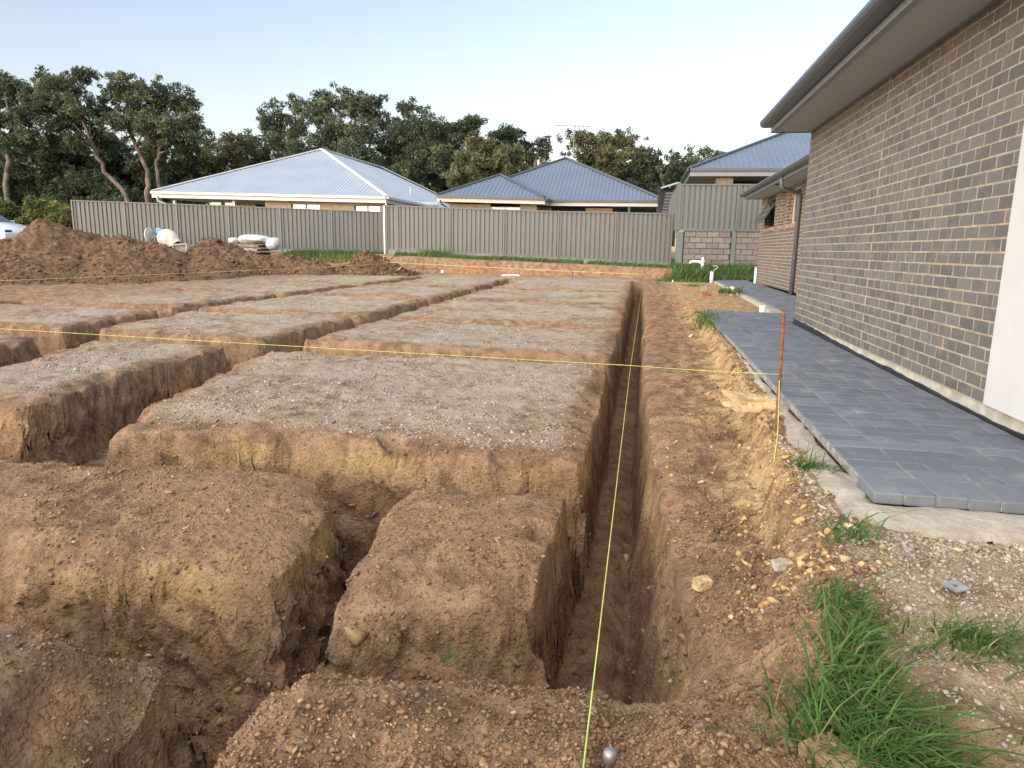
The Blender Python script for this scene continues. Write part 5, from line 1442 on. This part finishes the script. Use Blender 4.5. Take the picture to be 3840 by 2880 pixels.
# litter by the far bank
o = lump('litter', (-4.6, 24.6, gz(-4.6, 24.6) + .02), (.28, .10, .03), 'white_litter', 'crumpled pale plastic strip under the far orange bank', 'litter', .3, 12, rough=.5)
def far_bits():
    for i, (x, y, lb, m_) in enumerate(((-5.55, 24.9, 'white round pipe end in the far orange bank', 'pvc'), )):
        lump('pipe_end', (-7.0, 24.45, gz(-7.0, 24.45) + .10), (.05, .05, .05), m_, lb, 'pipe', 0, 13, rough=.05)
far_bits()

# ------------------------------------------------------------------ mixer, pallet, bags, boxes, car
def mixer():
    base = (-19.1, 25.9, -.55)
    S = empty('cement_mixer', base); tag(S, 'cement mixer with pale coated drum and blue motor behind the long soil heap', 'cement mixer')
    # drum: axis tipping down to the right towards the viewer
    Mt = rot_matrix((.35, -.05, .62), 0, R_(122), R_(-12))
    d = MB(); d.lathe([(.10, -.42), (.27, -.40), (.36, -.26), (.385, -.05), (.37, .05), (.30, .28), (.235, .42), (.245, .44), (.225, .44), (.21, .41), (.28, .26), (.34, .04), (.33, -.2)], Mt, 28, (True, True))
    d.build('drum', M['mixer_drum'], S, True)
    h = MB(); Mh = rot_matrix((-.42, .05, .80), 0, R_(75), R_(-25)); h.lathe([(.26, -.09), (.30, -.05), (.31, .05), (.26, .10)], Mh, 20); h.build('ring_cover', M['mixer_grey'], S, True)
    hh = MB(); hh.lathe([(.315, -.05), (.325, -.02), (.325, .02), (.315, .05)], rot_matrix((-.46, .04, .81), 0, R_(75), R_(-25)), 20, (False, False)); hh.build('rim', M['mixer_drum'], S, True)
    MB().cbox(-.20, .06, -.12, .10, .86, 1.10, .03).build('motor', M['mixer_blue'], S)
    fr = MB(); fr.tube([(-.75, -.2, -.1), (-.35, -.1, .7), (-.3, 0, .8)], .025, 8); fr.tube([(-.1, -.35, -.1), (-.25, -.1, .75)], .025, 8); fr.tube([(.0, .3, -.1), (-.25, .1, .75)], .025, 8); fr.bar((-.75, -.2, -.05), (.0, -.3, -.05), .04)
    fr.tube([(-.3, 0, .75), (.1, .0, .55)], .03, 8)
    fr.build('frame', M['mixer_grey'], S)
    for y in (-.33, .33):
        w_ = MB(); w_.tube([(-.72, y - .03, .02), (-.72, y + .03, .02)], .14, 16); w_.build('wheel', M['tyre'], S)
mixer()

def crate():
    S = empty('wooden_frame', (-18.0, 25.4, -.52)); tag(S, 'small open timber frame leaning beside the cement mixer drum', 'frame')
    b_ = MB()
    for q in ((-.30, .30, -.03, .03, .0, .05), (-.30, .30, -.03, .03, .42, .47), (-.30, -.25, -.03, .03, .05, .42), (.25, .30, -.03, .03, .05, .42)): b_.box(*q)
    o = b_.build('rails', M['timber_pale'], S); o.rotation_euler = (R_(-12), R_(-4), .12)
    o = MB().box(-.24, .24, .035, .045, .05, .42).build('screen', M['mixer_grey'], S); o.rotation_euler = (R_(-12), R_(-4), .12)
crate()
o = MB().cbox(-.52, .52, -.25, .25, 0, .30, .02); o = put(o, 'tool_box', M['mixer_grey'], 'grey boxed formwork between the timber frame and the pallet', 'box'); o.location = (-16.95, 25.7, -.42); o.rotation_euler = (0, 0, -.1)
s = MB()
for z in (.30, -.03): s.box(-.55, .55, -.28, .28, z, z + .035)
o = s.build('frame', M['timber_pale'], o)

def pallet():
    labels = ['lowest pallet of the stack under the white bags', 'second lowest pallet of the stack under the white bags', 'second highest pallet of the stack under the white bags', 'topmost weathered pallet, directly under the white bags']
    for k in range(4):
        z = .145 * k
        S = empty('pallet', (-15.65, 25.9, -.58 + z), .05 * k - .05); tag(S, labels[k], 'pallet', 'stacked wooden pallets')
        mt = M['timber'] if k % 2 else M['timber_pale']
        for yy in (-.5, 0, .5): MB().box(-1.15, .95, yy - .05, yy + .05, 0, .09).build('bearer', mt, S)
        d = MB()
        for i in range(8): xx = -1.13 + i * .29; d.box(xx, xx + .2, -.56, .56, .092, .115)
        d.build('deck', mt, S)
        MB().box(-1.15, .95, -.58, -.562, .01, .10).build('edge_board', mt, S)
pallet()
lump('bag', (-14.95, 25.75, .165), (.62, .40, .17), 'bag', 'large white bag lying on the pallet stack', 'bag', .0, 21, 4, .2, False, .85)
lump('bag', (-15.85, 25.8, .10), (.20, .25, .12), 'bag', 'small white bag on the pallet stack nearest the cement mixer', 'bag', .2, 22, 4, .2, False, .85)
lump('bag', (-14.10, 25.6, .01), (.24, .30, .24), 'bag', 'drooping white bag hanging over the end of the pallet stack', 'bag', .3, 23, 4, .25, False, .85)

def car():
    S = empty('parked_car', (-30.2, 28.2, -.35)); tag(S, 'white parked car partly hidden by the long soil heap', 'car')
    prof = [(-2.2, .45), (-2.25, .75), (-2.15, 1.0), (-1.55, 1.08), (-1.0, 1.46), (-.2, 1.52), (.45, 1.45), (1.15, 1.10), (1.75, .98), (2.2, .80), (2.3, .62), (2.28, .38), (1.95, .30)]
    wheels = [(1.45, .33), (-1.4, .33)]
    def arch(cx, r): return [(cx + r * math.cos(t), .33 + r * math.sin(t)) for t in np.linspace(R_(-8), R_(188), 14)]
    low = arch(1.45, .40) + [(.9, .24), (-.85, .24)] + arch(-1.4, .40) + [(-1.95, .30)]
    pr = prof + low
    m_ = MB(); n_ = len(pr)
    rows = [(-.90, .93), (-.86, 1.0), (.86, 1.0), (.90, .93)]
    V = []
    for y, s_ in rows:
        for x, z in pr:
            top = max(0, (z - .95)) * .28 * (1 if y > 0 else -1) * (1 if abs(y) > .5 else 0)
            V.append((x * (.985 if s_ < 1 else 1), y - top, .33 + (z - .33) * (.985 if s_ < 1 else 1)))
    F = []
    for j in range(3):
        for i in range(n_): F.append((j * n_ + i, j * n_ + (i + 1) % n_, (j + 1) * n_ + (i + 1) % n_, (j + 1) * n_ + i))
    F.append(tuple(range(n_ - 1, -1, -1))); F.append(tuple(3 * n_ + i for i in range(n_)))
    m_.add(V, F); o = m_.build('body', M['car_white'], S)
    b_ = o.modifiers.new('bevel', 'BEVEL'); b_.width = .03; b_.segments = 3; b_.limit_method = 'ANGLE'; b_.angle_limit = R_(40)
    o.data.shade_smooth()
    for y in (-.915, .915):
        g_ = MB(); sgn = 1 if y > 0 else -1
        P = [(-1.35, 1.10), (-.95, 1.40), (-.2, 1.46), (.4, 1.40), (.95, 1.12)]
        g_.add([(x, y - sgn * max(0, z - .95) * .28 - sgn * .012, z) for x, z in P] + [(x, y - sgn * max(0, z - .95) * .28 - sgn * .03, z) for x, z in P], [(0, 1, 2, 3, 4), (9, 8, 7, 6, 5)] + [(i, 5 + i, 5 + (i + 1) % 5, (i + 1) % 5) for i in range(5)])
        g_.build('window', M['glass'], S)
    ws = MB().add([(.53, -.72, 1.435), (.53, .72, 1.435), (1.13, .80, 1.125), (1.13, -.80, 1.125), (.50, -.72, 1.40), (.50, .72, 1.40), (1.1, .80, 1.09), (1.1, -.80, 1.09)], [(0, 1, 2, 3), (7, 6, 5, 4), (0, 4, 5, 1), (1, 5, 6, 2), (2, 6, 7, 3), (3, 7, 4, 0)])
    ws.build('windscreen', M['glass'], S)
    for cx, _ in wheels:
        for y in (-.80, .80):
            w_ = MB(); w_.tube([(cx, y - .10, .33), (cx, y + .10, .33)], .325, 28); wo = w_.build('wheel', M['tyre'], S)
            r_ = MB(); r_.tube([(cx, y - .105, .33), (cx, y + .105, .33)], .21, 20); r_.build('rim', M['chrome'], wo)
    for y in (-.98, .98):
        MB().cbox(.72, .92, y - .10, y + .10, 1.08, 1.22, .03).build('mirror', M['car_white'], S)
    for y in (-.68, .68):
        MB().cbox(2.02, 2.28, y - .2, y + .2, .62, .76, .03).build('headlight', M['glass'], S)
car()

# ------------------------------------------------------------------ sky, sun, camera
W = bpy.data.worlds.new('World'); SC.world = W; W.use_nodes = True
nt = W.node_tree; nt.nodes.clear()
out = nt.nodes.new('ShaderNodeOutputWorld'); bg = nt.nodes.new('ShaderNodeBackground'); sky = nt.nodes.new('ShaderNodeTexSky')
sky.sky_type = 'NISHITA'; sky.sun_disc = False
SUN_EL, SUN_ROT = R_(9), R_(212)
sky.sun_elevation = SUN_EL; sky.sun_rotation = SUN_ROT; sky.altitude = 100; sky.air_density = 1.0; sky.dust_density = 1.2; sky.ozone_density = 3.0
hs = nt.nodes.new('ShaderNodeHueSaturation'); hs.inputs['Saturation'].default_value = .68; nt.links.new(sky.outputs[0], hs.inputs['Color']); tc = nt.nodes.new('ShaderNodeTexCoord'); sp = nt.nodes.new('ShaderNodeSeparateXYZ'); nt.links.new(tc.outputs['Generated'], sp.inputs[0])
wf = ramp(nt, sp.outputs[2], -.05, .42, 1.0, 0.0)
warm = mixc(nt, wf, (1.18, 1.13, 1.12), (1.60, 1.22, .98))
nt.links.new(mixc(nt, 1.0, hs.outputs[0], warm, 'MULTIPLY'), bg.inputs[0]); bg.inputs[1].default_value = .11
nt.links.new(bg.outputs[0], out.inputs[0])
sun = bpy.data.lights.new('sun', 'SUN'); sun.energy = 1.9; sun.angle = R_(120); sun.color = (1, .955, .89)
so = bpy.data.objects.new('sun', sun); COL.objects.link(so)
from mathutils import Vector, Matrix
sd = Vector((math.sin(SUN_ROT) * math.cos(SUN_EL + .5), math.cos(SUN_ROT) * math.cos(SUN_EL + .5), math.sin(SUN_EL + .5)))
so.rotation_euler = sd.to_track_quat('Z', 'Y').to_euler()

cam = bpy.data.cameras.new('camera'); co = bpy.data.objects.new('camera', cam); COL.objects.link(co)
cam.sensor_width = 36; cam.sensor_fit = 'HORIZONTAL'; cam.lens = 36 * 1520 / 2212; cam.clip_end = 2000; cam.clip_start = .05
mw = Matrix.Identity(4)
for i in range(3):
    for j in range(3): mw[i][j] = CAMR[i, j]
co.matrix_world = mw
SC.camera = co
SC.view_settings.view_transform = 'Standard'; SC.view_settings.look = 'None'; SC.view_settings.gamma = 1; SC.view_settings.exposure = 1.6
